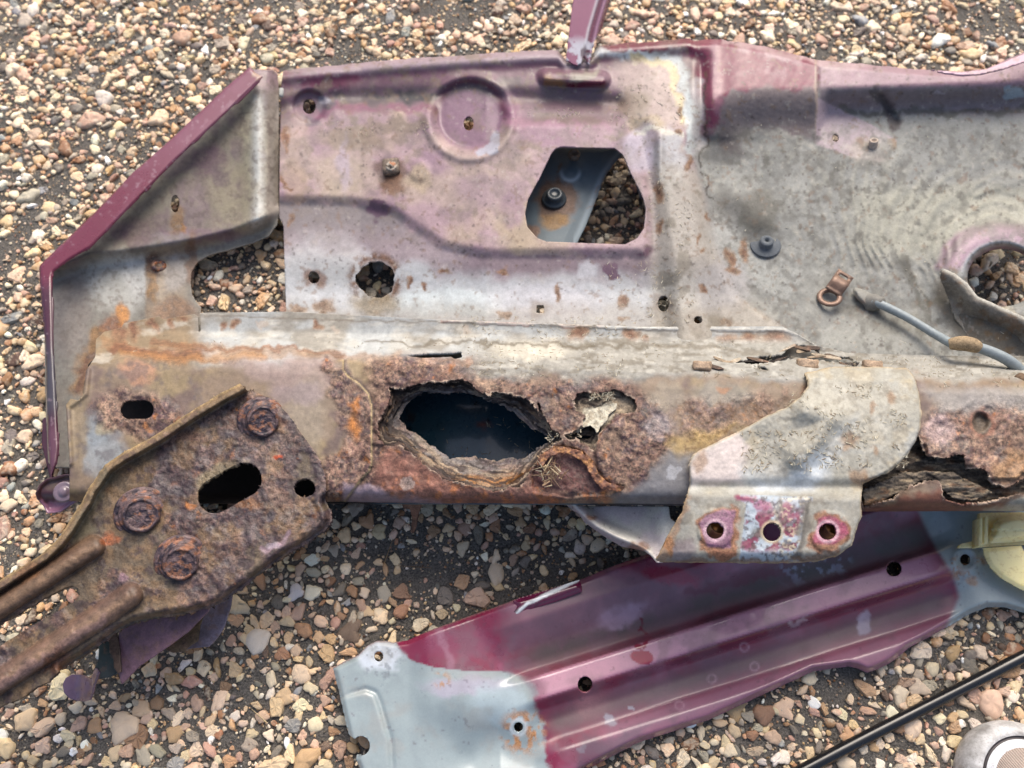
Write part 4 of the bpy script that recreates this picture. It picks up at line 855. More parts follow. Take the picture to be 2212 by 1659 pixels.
def paint_arm(P):
    u, v = P.u, P.v
    P.mix(1+0*u, (100, 86, 70), .65, .6)
    rm = ss(-.35, .25, fbm(u, v, 60, 821, 4)+ss(240, 420, u)-.35)
    P.rustify(rm, 831, base=(100, 78, 74), dark=(54, 43, 52), pale=(136, 110, 100), hot=(146, 92, 52), hotlo=.62)
    P.noise(75, 850, .0, .5, (74, 60, 62), .75, m=rm); P.noise(60, 851, .1, .6, (128, 102, 74), .7); P.noise(26, 852, .2, .6, (112, 106, 108), .4, m=rm)
    P.noise(40, 822, .1, .6, (134, 102, 84), .5, m=rm); P.noise(20, 823, .2, .55, (60, 46, 52), .7)
    du = line(u, v, UPE); P.mix(ss(28, 22, du)*.9, (136, 112, 82), .7, .5); P.noise(16, 824, .1, .5, (104, 82, 72), .7, m=ss(28, 22, du)*1.0); P.mix(ss(5, 1, du)*.6, (176, 150, 104))
    P.poly([(225, 1010), (260, 1020), (230, 1060), (200, 1120), (205, 1150), (170, 1190), (150, 1170)], (112, 104, 84), .85, 12, rough=.7, rust=.2)
    for R, c in ((R1, (108, 84, 68)), (R2, (110, 86, 74))):
        d = line(u, v, R); P.mix(ss(34, 22, d)*.85, c, .6, .35); P.mix(g(d, 9)*.5, (146, 118, 92))
    P.line([(225, 1335), (100, 1418), (0, 1485)], 9, (140, 112, 110), .5)
    P.line([(130, 1415), (120, 1440)], 20, (96, 62, 46), .9, rust=1); P.blob(105, 1432, 34, 14, (98, 64, 48), .9, rot=-35, rust=1); P.blob(60, 1235, 34, 14, (122, 88, 62), .8, rust=.8, rot=-30); P.blob(250, 1260, 30, 9, (70, 52, 60), .8, rot=-35, rust=1); P.blob(262, 1250, 14, 8, (150, 120, 128), .7)
    P.poly([(562, 1184), (612, 1160), (622, 1146), (628, 1160), (610, 1182), (566, 1198)], (156, 132, 140), .9, 3, rust=.3, rough=.45); P.blob(590, 1176, 20, 10, (138, 128, 142), .6)
    P.blob(480, 1040, 50, 30, (150, 140, 112), .6); P.blob(400, 940, 40, 14, (120, 88, 78), .6); P.blob(600, 988, 6, 5, (200, 84, 40), .9); P.blob(412, 1094, 9, 7, (196, 122, 56), .8); P.blob(235, 1165, 22, 12, (150, 84, 48), .8, rust=1); P.blob(540, 1090, 30, 10, (150, 100, 56), .6)
    P.poly([(445, 1070), (520, 1016), (534, 1000), (500, 996), (450, 1020), (424, 1050), (420, 1078)], (132, 116, 88), .6, 8)
    P.r = P.r*.8; P.var(26, 825, .22); P.var(9, 826, .22)
    P.c *= .76; return 2.2+.55*getattr(P, 'flake', 0)+P.k*(.4*fbm(u, v, 34, 841, 3, g=.45)+.25*fbm(u, v, 8, 842, 2))
arm = sheet('towing_arm_plate', (-62, 722, 822, 1564), 2.8, D_arm, H_arm, paint_arm, M_RUST, CAR, 3.0, label='thick brown rusted arm plate with two ribs and folded edge')
def shell_below(name, zz, pts, col, step=5, zf=None, rough=.5, rust=.3, label=None, mat=None, thick=1.2, parent=None, pt=None):
    return sheet(name, bbox(pts), step, lambda u, v: poly(u, v, pts)+.6*fbm(u, v, 20, int(pts[0][0]) % 50, 3), zf or (lambda u, v: zz+0*u), pt or (lambda P: (P.mix(1+0*P.u, col, rough, rust), P.noise(30, 3, 0, .6, tuple(int(x*.75) for x in col), .6), P.noise(12, 5, .2, .6, (130, 100, 84), .4), None)[3]), mat or M_SHEET, parent or CAR, thick, label=label)
# wall of the arm's folded lower edge
for k, (c, ax) in enumerate((((565, 908), (.42, -.42, 1)), ((309, 1109), (.36, -.32, 1)), ((393, 1209), (.34, -.42, 1)))):
    z = float(H_arm(np.array([c[0]+.1]), np.array([c[1]+.1]))[0])
    p = np.array(W(c[0], c[1], z-1.5)); s = (1.14, 1.22, 1.16)[k]
    wv = lathe('bolt', p, ax, [(13.2*s, -1), (13.6*s, 1), (13.5*s, 2.8), (12.9*s, 3.7), (12.0*s, 4.0), (11.2*s, 4.1), (11.0*s, 4.6), (10.9*s, 5.8), (10.3*s, 6.5), (9.6*s, 6.7), (9.3*s, 7.4, .2), (9.1*s, 9, .35), (8.9*s, 11.0, .35), (8.4*s, 12.0, .2), (7.7*s, 12.4), (7.1*s, 12.3), (6.7*s, 11.6), (5.2*s, 11.4), (3.6*s, 11.6), (2.0, 11.4), (1, 11.5)], M_RUST, arm, dirt=.3, seed=40+k, seg_=84, rough=.48, base=(98, 80, 80), dark=(48, 40, 50), hot=(136, 92, 68))
    wv['label'] = ('thickly rusted flanged bolt by the top edge', 'thickly rusted flanged bolt by the folded edge', 'thickly rusted flanged bolt by the rib ends')[k]

# ---------------- suspension bracket welded to the rail
BR = [(1738, 806), (1744, 818), (1745, 836), (1727, 859), (1701, 878), (1652, 900), (1592, 934), (1528, 964), (1506, 975), (1492, 988), (1487, 1004), (1490, 1043), (1484, 1069), (1472, 1107), (1453, 1140), (1438, 1161), (1426, 1190), (1416, 1210), (1430, 1215), (1520, 1216), (1682, 1217), (1757, 1214), (1806, 1202), (1840, 1178), (1846, 1160), (1852, 1140), (1862, 1115), (1860, 1090), (1864, 1045), (1890, 1034), (1920, 1020), (1945, 1000), (1964, 978), (1980, 952), (1988, 925), (1990, 893), (1986, 850), (1978, 818), (1960, 796), (1900, 792), (1800, 792)]
def H_br(u, v):
    hr = H_rail(u, np.minimum(v, 1060.))
    z = hr+4.5+3.5*ss(830, 900, v)+0*u
    fl = ss(1050, 1075, v-0.03*(u-1600)); z = z+fl*6-3*g(v-1052, 12)
    z = z-6*ss(1190, 1222, v)
    z = z+8*g(line(u, v, [(1745, 880), (1790, 905), (1770, 950), (1730, 990)]), 34)-3*g(line(u, v, [(1650, 960), (1700, 1010), (1690, 1040)]), 40)*1.0-3*g(line(u, v, [(1760, 1000), (1800, 940)]), 20)
    z = z-8*ss(1500, 1425, u)*ss(1080, 1140, v)
    e = poly(u, v, BR); z = z-2.0*ss(5, 0, e)
    z = z+3*ss(1775, 1745, u)*ss(860, 820, v)
    for cx, cy in ((1545, 1142), (1793, 1150)): z = z+1.2*ss(44, 38, np.hypot((u-cx), v-cy)+6*fbm(u, v, 40, 4, 2))
    st = np.minimum(np.minimum(u-ip(v, [1065, 1215], [1602, 1596]), ip(v, [1065, 1215], [1752, 1722])-u), v-1068); z = z-1.2*ss(-2, 2, st)
    return z+.3*fbm(u, v, 60, 901, 3)
def D_br(u, v):
    d = poly(u, v, BR)+1.3*fbm(u, v, 14, 902, 3)
    for cx, cy, a, b in ((1545, 1146, 19, 18), (1788, 1148, 19, 18), (1668, 1149, 20, 20)): d = np.minimum(d, -circ(u, v, cx, cy, a, b))
    return d
def paint_br(P):
    u, v = P.u, P.v; n = P
    n.mix(1+0*u, (152, 150, 140), .75); n.noise(70, 911, 0, .7, (168, 169, 164), .8); n.noise(40, 912, .1, .6, (160, 150, 128), .7)
    n.poly([(1500, 985), (1590, 940), (1620, 960), (1600, 1040), (1500, 1050)], (196, 184, 180), .9, 10, rough=.5); n.poly([(1600, 1010), (1700, 1020), (1850, 900), (1820, 960), (1760, 1060), (1640, 1060)], (188, 196, 202), .8, 20, rough=.5)
    n.blob(1660, 1000, 60, 40, (150, 148, 140), .6); n.blob(1830, 900, 130, 90, (166, 163, 152), .6)
    db = ss(1590, 1640, u)*ss(1060, 1010, v)
    n.noise(16, 913, .2, .7, (124, 118, 106), .45, m=db); n.noise(12, 914, .35, .8, (190, 187, 176), .35, m=db)
    for cx, cy, a, b in ((1925, 855, 14, 12), (1835, 955, 18, 18), (1855, 1030, 24, 20), (1900, 1035, 20, 10), (1890, 880, 6, 12), (1885, 975, 6, 10), (1875, 1040, 10, 10), (1515, 1000, 14, 22), (1868, 1070, 6, 30)): n.blob(cx, cy, a, b, (134, 106, 80), .7, .4, rust=.5)
    n.mix(ss(1055, 1075, v)*.8, (138, 137, 130)); n.noise(26, 930, .1, .6, (112, 106, 96), .6, m=ss(1060, 1080, v)); n.blob(1480, 1190, 30, 26, (118, 104, 112), .6); n.line([(1480, 1075), (1456, 1140), (1424, 1200)], 9, (150, 112, 80), .6, rust=.6)
    n.blob(1448, 1180, 12, 24, (146, 104, 70), .9, rot=20, rust=.9)
    n.mix(ss(-4, 4, poly(P.wu, P.wv, [(1505, 1130), (1530, 1105), (1552, 1092), (1594, 1096), (1592, 1150), (1590, 1200), (1560, 1214), (1520, 1196)])), (134, 96, 72), .6, .8)
    n.poly([(1510, 1132), (1532, 1110), (1560, 1098), (1588, 1102), (1584, 1150), (1575, 1180), (1530, 1184)], (126, 90, 112), .95, 3, rough=.45, warp=.4); n.blob(1560, 1196, 22, 12, (138, 94, 72), .8, rust=.8)
    n.mix(ss(-4, 4, poly(P.wu, P.wv, [(1745, 1180), (1765, 1110), (1790, 1104), (1830, 1122), (1838, 1160), (1810, 1190), (1760, 1200)])), (128, 92, 70), .6, .7)
    n.poly([(1756, 1176), (1768, 1120), (1792, 1112), (1824, 1128), (1832, 1152), (1806, 1174)], (138, 58, 86), .92, 4, rough=.4, warp=.4)
    st = [(1600, 1068), (1756, 1074), (1754, 1084), (1740, 1086), (1726, 1214), (1596, 1214), (1612, 1088), (1600, 1082)]
    n.poly(st, (150, 162, 174), .97, 1.5, rough=.4, warp=.1)
    stm = ss(-2, 2, poly(u, v, st))
    n.noise(22, 915, -.1, .15, (112, 44, 72), 1, m=stm*ss(1095, 1140, v+20)*ss(1200, 1180, v)*ss(1610, 1640, u+0.3*(v-1070)), rough=.4); n.blob(1700, 1110, 18, 22, (118, 40, 72), .9); n.blob(1650, 1090, 20, 10, (146, 60, 100), .7); n.line([(1600, 1074), (1625, 1080)], 8, (130, 50, 84), .9)
    n.line([(1683, 1080), (1684, 1120), (1690, 1140)], 8, (110, 108, 104), .8); n.blob(1650, 1150, 24, 14, (92, 92, 88), .7); n.blob(1700, 1180, 22, 8, (46, 36, 44), .8); n.noise(7, 916, .2, .4, (200, 188, 160), .6, m=stm*ss(1640, 1720, u)); n.noise(8, 917, .25, .5, (56, 44, 46), .7, m=stm)
    n.line([(1738, 1090), (1730, 1205)], 9, (88, 84, 80), .8)
    for cx, cy in ((1545, 1146), (1788, 1148), (1668, 1149)): n.mix(g(np.hypot(u-cx, v-cy)-22, 3.5)*.8, (190, 160, 170) if cx != 1668 else (176, 160, 130))
    n.line([(1430, 1212), (1600, 1214), (1700, 1214), (1800, 1200)], 5, (112, 84, 64), .7, rust=.6); n.mix(ss(4, 0, poly(u, v, BR))*.5, (176, 150, 110)); P.var(20, 918, .08); P.var(6, 919, .10)
    return .12*fbm(u, v, 6, 920, 2)+db*.25*fbm(u, v, 9, 921, 3)
br = sheet('suspension_bracket', (1412, 1996, 788, 1220), 2.9, D_br, H_br, paint_br, M_SHEET, CAR, 2.2, label='dusty grey steel mounting bracket with three holes')
# threaded bushes seen in the two outer holes
M_THR = plain('threaded_steel', (150, 124, 92), .35, .8, .1, 400, .25)
for cx, cy in ((1545, 1146), (1788, 1148)):
    z = float(H_br(np.array([cx+.1]), np.array([cy+30.]))[0]); c = np.array(W(cx, cy, z-14)); prof = []
    for k in range(13): prof.append((5.3 if k % 2 else 4.9, 13-k*.9+(0)))
    prof.append((5.0, -4)); lathe('threaded_bush', c, (-.05, .05, 1), prof, M_THR, br, cols=(160, 130, 96), rough=.3, rust=0, seg_=32)
# ---------------- curved gusset behind the bracket
GUS = [(1222, 1090), (1240, 1086), (1250, 1093), (1445, 1094), (1448, 1120), (1462, 1130), (1450, 1170), (1432, 1216), (1418, 1216), (1405, 1200), (1390, 1190), (1340, 1180), (1300, 1156), (1262, 1128), (1250, 1110), (1238, 1104)]
GC = [(1240, 1090), (1262, 1112), (1290, 1136), (1330, 1158), (1380, 1178), (1400, 1190), (1420, 1214)]
def paint_g(P):
    P.mix(1+0*P.u, (214, 214, 208), .6); P.noise(50, 3, 0, .7, (206, 196, 204), .7); d = line(P.u, P.v, GC); lo = ss(-6, 6, P.v-ip(P.u, [p[0] for p in GC], [p[1] for p in GC])); P.mix(lo*.8, (150, 138, 144)); P.mix(g(d, 4)*.7, (212, 206, 196)); P.blob(1275, 1140-25, 10, 8, (150, 100, 66), .8, rust=.8); P.blob(1380, 1180, 22, 8, (138, 100, 76), .8, rust=.8); P.noise(9, 8, .8, .9, (60, 50, 46), .5); P.c *= .88
shell_below('gusset', 0, GUS, (0, 0, 0), 2.6, zf=lambda u, v: 64+14*g(line(u, v, GC), 14)+10*ss(1400, 1440, u), label='pale grey curved gusset plate', pt=paint_g, thick=1.4)
# ---------------- bent pieces below the arm
LEAN[0] = False
shell_below('lower_plate', 44, [(255, 1340), (256, 1371), (252, 1420), (258, 1462), (262, 1480), (275, 1466), (300, 1440), (356, 1402), (405, 1366), (448, 1322), (460, 1290), (400, 1290)], (122, 92, 104), 3.5, zf=lambda u, v: 38+.08*(u-255)-.05*(v-1400), label='mauve bent plate')
shell_below('lower_plate', 34, [(330, 1360), (356, 1403), (372, 1410), (397, 1408), (410, 1396), (428, 1384), (432, 1350), (446, 1310), (400, 1310)], (104, 84, 62), 3.5, rust=.9, label='brown rusted lug')
shell_below('lower_plate', 40, [(395, 1404), (420, 1400), (450, 1397), (470, 1376), (484, 1352), (497, 1310), (501, 1285), (440, 1290), (430, 1370)], (128, 118, 132), 3.5, zf=lambda u, v: 22+.12*(u-400), label='grey mauve curled plate')
shell_below('lower_plate', 46, [(214, 1385), (232, 1372), (250, 1370), (248, 1420), (255, 1453), (240, 1462), (210, 1468), (200, 1450), (212, 1430)], (60, 74, 76), 3.5, zf=lambda u, v: 26-.1*(u-205), rust=0, rough=.35, label='dark blue-green hollow fold')
shell_below('lower_plate', 56, [(234, 1372), (252, 1366), (258, 1400), (262, 1452), (254, 1454), (246, 1442), (244, 1418), (236, 1410)], (92, 72, 60), 3.5, zf=lambda u, v: 40+0*u, rust=.8, label='narrow brown edge strip')
shell_below('lower_plate', 30, [(135, 1479), (142, 1464), (157, 1456), (180, 1458), (196, 1466), (206, 1440), (214, 1452), (203, 1480), (198, 1500), (193, 1512), (180, 1516), (166, 1514), (150, 1508), (138, 1496)], (116, 92, 116), 3, zf=lambda u, v: 16+.25*(u-140)*ss(160, 210, u), rough=.3, rust=0, label='glossy purple curled tip', mat=M_GLOSS)
LEAN[0] = True
# ---------------- strut standing off the top edge
ST = [(1240, -90), (1238, 0), (1232, 50), (1222, 130), (1246, 142), (1256, 136), (1262, 120), (1270, 140), (1278, 100), (1300, 62), (1318, 0), (1332, -90)]
def paint_st(P):
    f = P.u-ip(P.v, [-90, 0, 60, 140], [1302, 1290, 1272, 1254]); P.mix(1+0*P.u, (140, 84, 108), .35); P.mix(ss(-2, 2, f), (96, 34, 58), .25); P.mix(g(f, 3), (190, 180, 184)); P.mix(g(f-18, 5)*.8, (170, 128, 150)); P.noise(14, 4, 0, .3, (190, 190, 198), .9, m=ss(70, 100, P.v)); P.blob(1262, 120, 5, 24, (60, 14, 30), .8)  # left face painted as lit mauve, right face as the darker, shaded side
shell_below('strut', 0, ST, (0, 0, 0), 3, zf=lambda u, v: 62+.10*(140-v)-.18*np.maximum(0, u-ip(v, [-90, 0, 60, 140], [1302, 1290, 1272, 1254]))+4*g(u-ip(v, [-90, 0, 60, 140], [1302, 1290, 1272, 1254])-18, 6), label='folded burgundy strut broken off at the top edge', mat=M_GLOSS, pt=paint_st, thick=1.6)
# ---------------- lip of trim along the upper right edge
TR = [(2000, 148), (2030, 152), (2075, 156), (2130, 150), (2212, 116), (2300, 76), (2300, 108), (2212, 134), (2170, 148), (2120, 160), (2080, 163), (2040, 158)]
shell_below('edge_trim', 0, TR, (176, 138, 156), 3, zf=lambda u, v: 74+0*u, rough=.35, rust=0, mat=M_GLOSS, label='lifted mauve edge lip')
# ---------------- blue-grey bracket seen through the large cut-out
BG = [(1090, 290), (1240, 296), (1350, 300), (1352, 326), (1330, 350), (1308, 380), (1294, 414), (1280, 452), (1262, 496), (1240, 540), (1220, 570), (1080, 570)]
def paint_bg(P):
    u, v = P.u, P.v; P.mix(1+0*u, (92, 106, 114), .5); P.noise(40, 5, 0, .7, (78, 92, 100), .7); e = poly(u, v, BG); P.mix(g(e-8, 6)*(u > 1240)*.8, (140, 154, 162)); d = np.hypot(u-1200, v-432)
    P.mix(ss(56, 34, d+8*fbm(u, v, 20, 7, 3))*.8, (112, 80, 56), .6, .9); P.blob(1205, 476, 34, 16, (144, 108, 56), .8, rust=.6); P.blob(1154, 498, 16, 18, (120, 84, 60), .8, rust=.7); P.line([(1214, 350), (1205, 370)], 5, (110, 84, 60), .7, rust=.6); P.line([(1330, 350), (1270, 450)], 2, (130, 96, 70), .4); P.mix(g(np.hypot(u-1232, v-370)-20, 4)*ss(360, 380, v)*.6, (180, 194, 202))
BGZ = lambda u, v: 30+3*g(np.hypot(u-1232, v-365), 24)+2.5*g(np.hypot(u-1197, v-428), 40)-.10*np.maximum(0, 30-poly(u, v, BG))
bgp = shell_below('backing_bracket', 0, BG, (0, 0, 0), 3, zf=BGZ, label='blue-grey bracket behind the large cut-out', mat=M_GLOSS, pt=paint_bg, thick=1.5)
M_BLACK = plain('black_steel', (48, 54, 58), .35, .2, .2, 200, .3)
lathe('bolt', np.array(W(1197, 432, 31)), (0, .05, 1), [(9.6, 0), (9.8, 2), (9.0, 3), (6.8, 3.4), (6.6, 7), (5.8, 8.4), (3.8, 8.6), (3.6, 7.6), (1, 7.6)], M_SHEET, bgp, cols=(58, 66, 72), rough=.35, rust=.1, label='black round-headed bolt')
lathe('nut', np.array(W(1240, 337, 33)), (0, 0, 1), [(4.8, -1, 1), (4.9, 3.6, 1), (4.2, 4.2, 1), (2.4, 4.3), (2.2, 3.4), (.5, 3.4)], M_SHEET, bgp, cols=(130, 112, 96), rough=.5, rust=.6)
# ---------------- small fixings on the wing panel
def zp(u, v, f=H_panel): return float(f(np.array([u+.1]), np.array([v+.1]))[0])
def boxm(name, c, dims, rot, mat, parent, col, rust=.5, rough=.6, dirt=0.0, label=None):
    V = []; N = 5
    import itertools
    bm = __import__('bmesh').new(); __import__('bmesh').ops.create_cube(bm, size=1.0)
    __import__('bmesh').ops.subdivide_edges(bm, edges=bm.edges[:], cuts=3, use_grid_fill=True)
    co = np.array([v.co[:] for v in bm.verts]); co = np.sign(co)*np.minimum(np.abs(co), .5)
    r = np.linalg.norm(co, axis=1, keepdims=True); co = co*(1-.13*ss(.6, .87, r)); co = co*np.array(dims)
    bm.verts.ensure_lookup_table(); bm.verts.index_update(); T = [[v.index for v in f.verts] for f in bm.faces]; bm.free()
    co = co+dirt*fbm(co[:, 0]*20+co[:, 2]*7, co[:, 1]*20, 20, 5, 3)[:, None]*.5
    R = np.array(rot.to_matrix() if hasattr(rot, 'to_matrix') else Matrix.Rotation(rot, 3, 'Z'))
    Vw = (co @ R.T)/1000+np.array(c)
    cc = np.tile(sc(col), (len(co), 1))*(1+.25*fbm(co[:, 0]*20, co[:, 1]*20+co[:, 2]*9, 30, 3, 3))[:, None]
    o = mesh_np(name, Vw, np.array(T), mat, parent, cc, np.full(len(co), rough), np.full(len(co), rust), True)
    if label: o['label'] = label
    return o
z = zp(845, 360)
wn = boxm('weld_nut', W(845, 361, z+1.8), (13.5, 14, 6), .12, M_RUST, panel, (104, 90, 78), .9, dirt=.4, label='square weld nut crusted with dirt')
lathe('stud', np.array(W(846, 361, z+3.5)), (.05, 0, 1), [(4.6, -1), (4.5, 1.6), (3.4, 2.2), (2.4, 1.8), (2.0, 3.2), (.5, 3.4)], M_RUST, wn, base=(168, 158, 144), dark=(80, 68, 58), rust=.5)
lathe('tube_spacer', np.array(W(1885, 318, zp(1883, 315)-1)), (-.18, .3, 1), [(3.4, 0), (3.4, 6.0), (3.0, 6.6), (1.9, 6.6), (1.7, 2)], M_SHEET, panel, cols=(176, 160, 146), rough=.6, rust=.3, label='short spacer tube')
M_RUB = plain('dark_rubber', (74, 80, 86), .75, 0, .5, 260, .3)
gz = zp(1650, 530)
gr = lathe('rubber_plug', np.array(W(1653, 530, gz-.5)), (-.05, .08, 1), [(11.3, 0), (11.3, .9), (10.6, 1.3), (5.8, 1.5), (5.2, 2.0), (5.0, 5.4), (4.4, 6.2), (1.6, 6.3), (1.4, 3)], M_SHEET, panel, cols=(86, 92, 98), rough=.75, rust=.15, label='dark grey rubber plug with a central nub')
lathe('screw_head', np.array(W(140, 1063, 88)), (.1, -.1, 1), [(6.6, 0), (6.8, 1.2), (5.6, 1.8), (4.4, 1.5), (3.2, 1.8), (2.6, 3), (.6, 3.2)], M_GLOSS, tab, cols=(120, 104, 116), rough=.25, rust=0)
lathe('welded_nut', np.array(W(343, 578, 53)), (.4, .2, 1), [(5.5, -1), (5.4, 3), (4.2, 3.6), (2.6, 3.7), (2.3, 1.4)], M_RUST, lpan, base=(100, 74, 58))
# clip at the gap between the panels
boxm('steel_clip', W(608, 200, 60), (3.6, 9, 2.2), .1, M_SHEET, CAR, (150, 152, 148), .2, label='small bright clip in the panel gap')
# copper coloured P-clip standing on the bowl
M_COP = plain('copper_plated_steel', (122, 98, 84), .45, .3, .2, 500, .3)
def tube(name, pts, r, mat, parent, seg_=14, cap=True, rs=None, label=None, flat=1.0, cols=None, rough=.5, rust=0.0):
    P_ = [Vector(p) for p in pts]
    # Catmull-Rom resample
    Q = []; R = []
    rr = rs or [r]*len(P_)
    for i in range(len(P_)-1):
        a, b, c, d = P_[max(i-1, 0)], P_[i], P_[i+1], P_[min(i+2, len(P_)-1)]
        for k in range(8):
            t = k/8; Q.append(.5*((2*b)+(c-a)*t+(2*a-5*b+4*c-d)*t*t+(-a+3*b-3*c+d)*t**3)); R.append(rr[i]*(1-t)+rr[i+1]*t)
    Q.append(P_[-1]); R.append(rr[-1]); V = []; T = []; up = Vector((0, 0, 1))
    for i, q in enumerate(Q):
        t = (Q[min(i+1, len(Q)-1)]-Q[max(i-1, 0)]).normalized(); s = t.cross(up).normalized(); n = s.cross(t)
        for k in range(seg_):
            a = 2*math.pi*k/seg_; V.append(q+(s*math.cos(a)+n*math.sin(a)*flat)*R[i]/1000)
    n = len(Q)
    for i in range(n-1):
        for k in range(seg_):
            a, b = i*seg_+k, i*seg_+(k+1) % seg_; T += [(a, b, b+seg_), (a, b+seg_, a+seg_)]
    V += [Q[0], Q[-1]]
    for k in range(seg_):
        T.append((len(V)-2, (k+1) % seg_, k)); T.append((len(V)-1, (n-1)*seg_+k, (n-1)*seg_+(k+1) % seg_))
    V = np.array([v[:] for v in V]); cc = np.tile(sc(cols or (128, 128, 128)), (len(V), 1))
    o = mesh_np(name, V, np.array(T), mat, parent, cc, np.full(len(V), rough), np.full(len(V), rust), True)
    if label: o['label'] = label
    return o
zb = zp(1800, 620)
clip = lathe('cable_clip', np.array(W(1792, 642, zb+5)), (-.15, .25, 1), [(8.6, -.6), (8.8, 0), (8.4, .9), (6.9, 1.2), (5.2, .9), (5.0, 0), (5.1, -.8), (8.4, -.8)], M_COP, panel, open_=True, cols=(170, 120, 92), label='copper coloured cable clip with an eyelet')
def strap():
    c0 = np.array(W(1797, 634, zb+5.2)); d = (np.array(W(1824, 596, zb+6))-c0); L = np.linalg.norm(d); d = d/L; s = np.array([d[1], -d[0], 0]); V = []; T = []; n = 18
    for i in range(n):
        t = i/(n-1); x = t*L*1.15; zz = 4.4*math.sin(min(1, t*1.25)*math.pi)/1000+(1.5/1000 if t < .1 else 0)
        for k in range(5): w_ = (k/4-.5)*12.5/1000; V.append(c0+d*x+s*w_+np.array([0, 0, zz]))
    for i in range(n-1):
        for k in range(4):
            if 12 <= i <= 14 and k in (1, 2): continue
            a = i*5+k; T.append((a, a+1, a+6, a+5))
    o = mesh_np('strap', np.array(V), np.array(T), M_COP, clip); md = o.modifiers.new('t', 'SOLIDIFY'); md.thickness = .0011
strap()
# ---------------- turned-up lip below the bearing hole
CL = [(2036, 580), (2062, 590), (2090, 612), (2112, 640), (2160, 662), (2230, 692), (2310, 712), (2310, 790), (2230, 786), (2160, 768), (2100, 736), (2066, 690), (2046, 640), (2030, 600)]
CLT = [(2020, 570), (2062, 590), (2090, 612), (2112, 640), (2160, 662), (2230, 692), (2310, 712)]
def paint_cl(P):
    d = line(P.u, P.v, CLT); P.mix(1+0*P.u, (118, 112, 103), .75, .2); P.noise(30, 41, 0, .6, (138, 132, 120), .6); P.noise(18, 42, .2, .6, (110, 82, 58), .6); P.noise(12, 43, .2, .6, (86, 80, 72), .5); P.mix(ss(7, 3, d), (176, 173, 162)); P.mix(ss(40, 60, d)*.6, (140, 136, 126))
    return .4*fbm(P.u, P.v, 12, 44, 3)
shell_below('collar_lip', 0, CL, (0, 0, 0), 3, zf=lambda u, v: 50+17*ss(60, 6, line(u, v, CLT)), parent=panel, label='dirty turned-up lip below the bearing hole', pt=paint_cl, thick=1.6)
# cable: oval pad, boot, grey lead, taped joint
M_CAB = plain('grey_cable', (132, 142, 146), .5, 0, .15, 300, .15)
za = zp(1865, 650)
cb = tube('cable', [W(1884, 652, za+6), W(1905, 659, za+8), W(1960, 686, za+13), W(2020, 722, za+20), W(2065, 746, za+30), W(2100, 748, za+32), W(2140, 760, za+33), W(2180, 780, za+33), W(2206, 806, za+28), W(2222, 850, za+24)], 3.0, M_CAB, CAR, rs=[3.3, 3.1, 2.9, 2.9, 3.1, 3.3, 3.6, 3.7, 3.7, 3.5], label='grey sheathed cable clipped across the panel')
lathe('cable_boot', np.array(W(1888, 654, za+4)), (.55, -.30, .55), [(6.4, -4), (6.2, 0), (5.6, 2.5), (4.6, 4), (4.0, 6.5), (3.2, 7)], M_SHEET, cb, cols=(118, 116, 110), rough=.75, rust=.15)
PAD = [(1845, 620), (1862, 624), (1885, 636), (1900, 650), (1902, 664), (1888, 670), (1868, 662), (1850, 645), (1842, 630)]
shell_below('cable_pad', 0, PAD, (128, 127, 120), 3, zf=lambda u, v: za+4+.15*ss(0, 8, poly(u, v, PAD))*14, rust=.1, label='dusty oval pad', parent=cb, thick=1.6)
tube('tape_wrap', [W(2050, 744, za+31), W(2066, 742, za+33), W(2084, 742, za+34), W(2102, 746, za+34), W(2114, 752, za+33)], 5, M_SHEET, cb, rs=[3.4, 4.6, 5.0, 4.8, 3.6], cols=(148, 128, 100), rough=.85, rust=.7, label='frayed tan tape wrap')
lathe('cable_end', np.array(W(2214, 826, 86)), (.2, -.6, .6), [(4.6, -5), (4.8, 0), (4.2, 3), (2, 3.4)], M_SHEET, cb, cols=(98, 78, 60), rough=.7, rust=.6)

# crusted bolt heads on the crest of the rail
for (x, y, sx, sy) in ((1516, 792, 13, 8), (1744, 788, 15, 9), (1884, 790, 14, 8)):
    z = float(H_rail(np.array([x+.1]), np.array([y+.1]))[0]); boxm('crusted_bolt_head', W(x, y, z+1.5), (sx*.9, sy*.8, 5), -.1, M_RUST, rail, (150, 128, 106), .7, dirt=.8)
# torn flakes standing along the split seam
rf_ = np.random.default_rng(77)
for k in range(14):
    fu = rf_.uniform(1500, 1880); fv = np.interp(fu, [1490, 1600, 1700, 1730, 1800, 1900], [784, 780, 768, 762, 774, 786])+rf_.normal(0, 9); L_ = rf_.uniform(14, 42); w_ = rf_.uniform(2.2, 4.6); a_ = rf_.normal(.08, .22)
    pts = [(fu+math.cos(a_)*L_*math.cos(t)*rf_.uniform(.75, 1.1)-math.sin(a_)*w_*math.sin(t), fv+math.sin(a_)*L_*math.cos(t)+math.cos(a_)*w_*math.sin(t)*rf_.uniform(.6, 1.3)) for t in np.linspace(0, 2*math.pi, 10)[:-1]]
    z0_ = float(H_rail(np.array([fu]), np.array([fv]))[0]); cc_ = ((92, 74, 60), (140, 124, 104), (70, 56, 48), (164, 152, 134))[k % 4]; tl = rf_.uniform(.1, .45)
    shell_below('rust_flake', 0, pts, cc_, 2.4, zf=lambda u, v, z0_=z0_, fv=fv, tl=tl: z0_+1.0+tl*(v-fv), rust=.7, rough=.8, parent=rail, thick=.5)
zz_ = float(H_rail(np.array([930.]), np.array([757.]))[0])

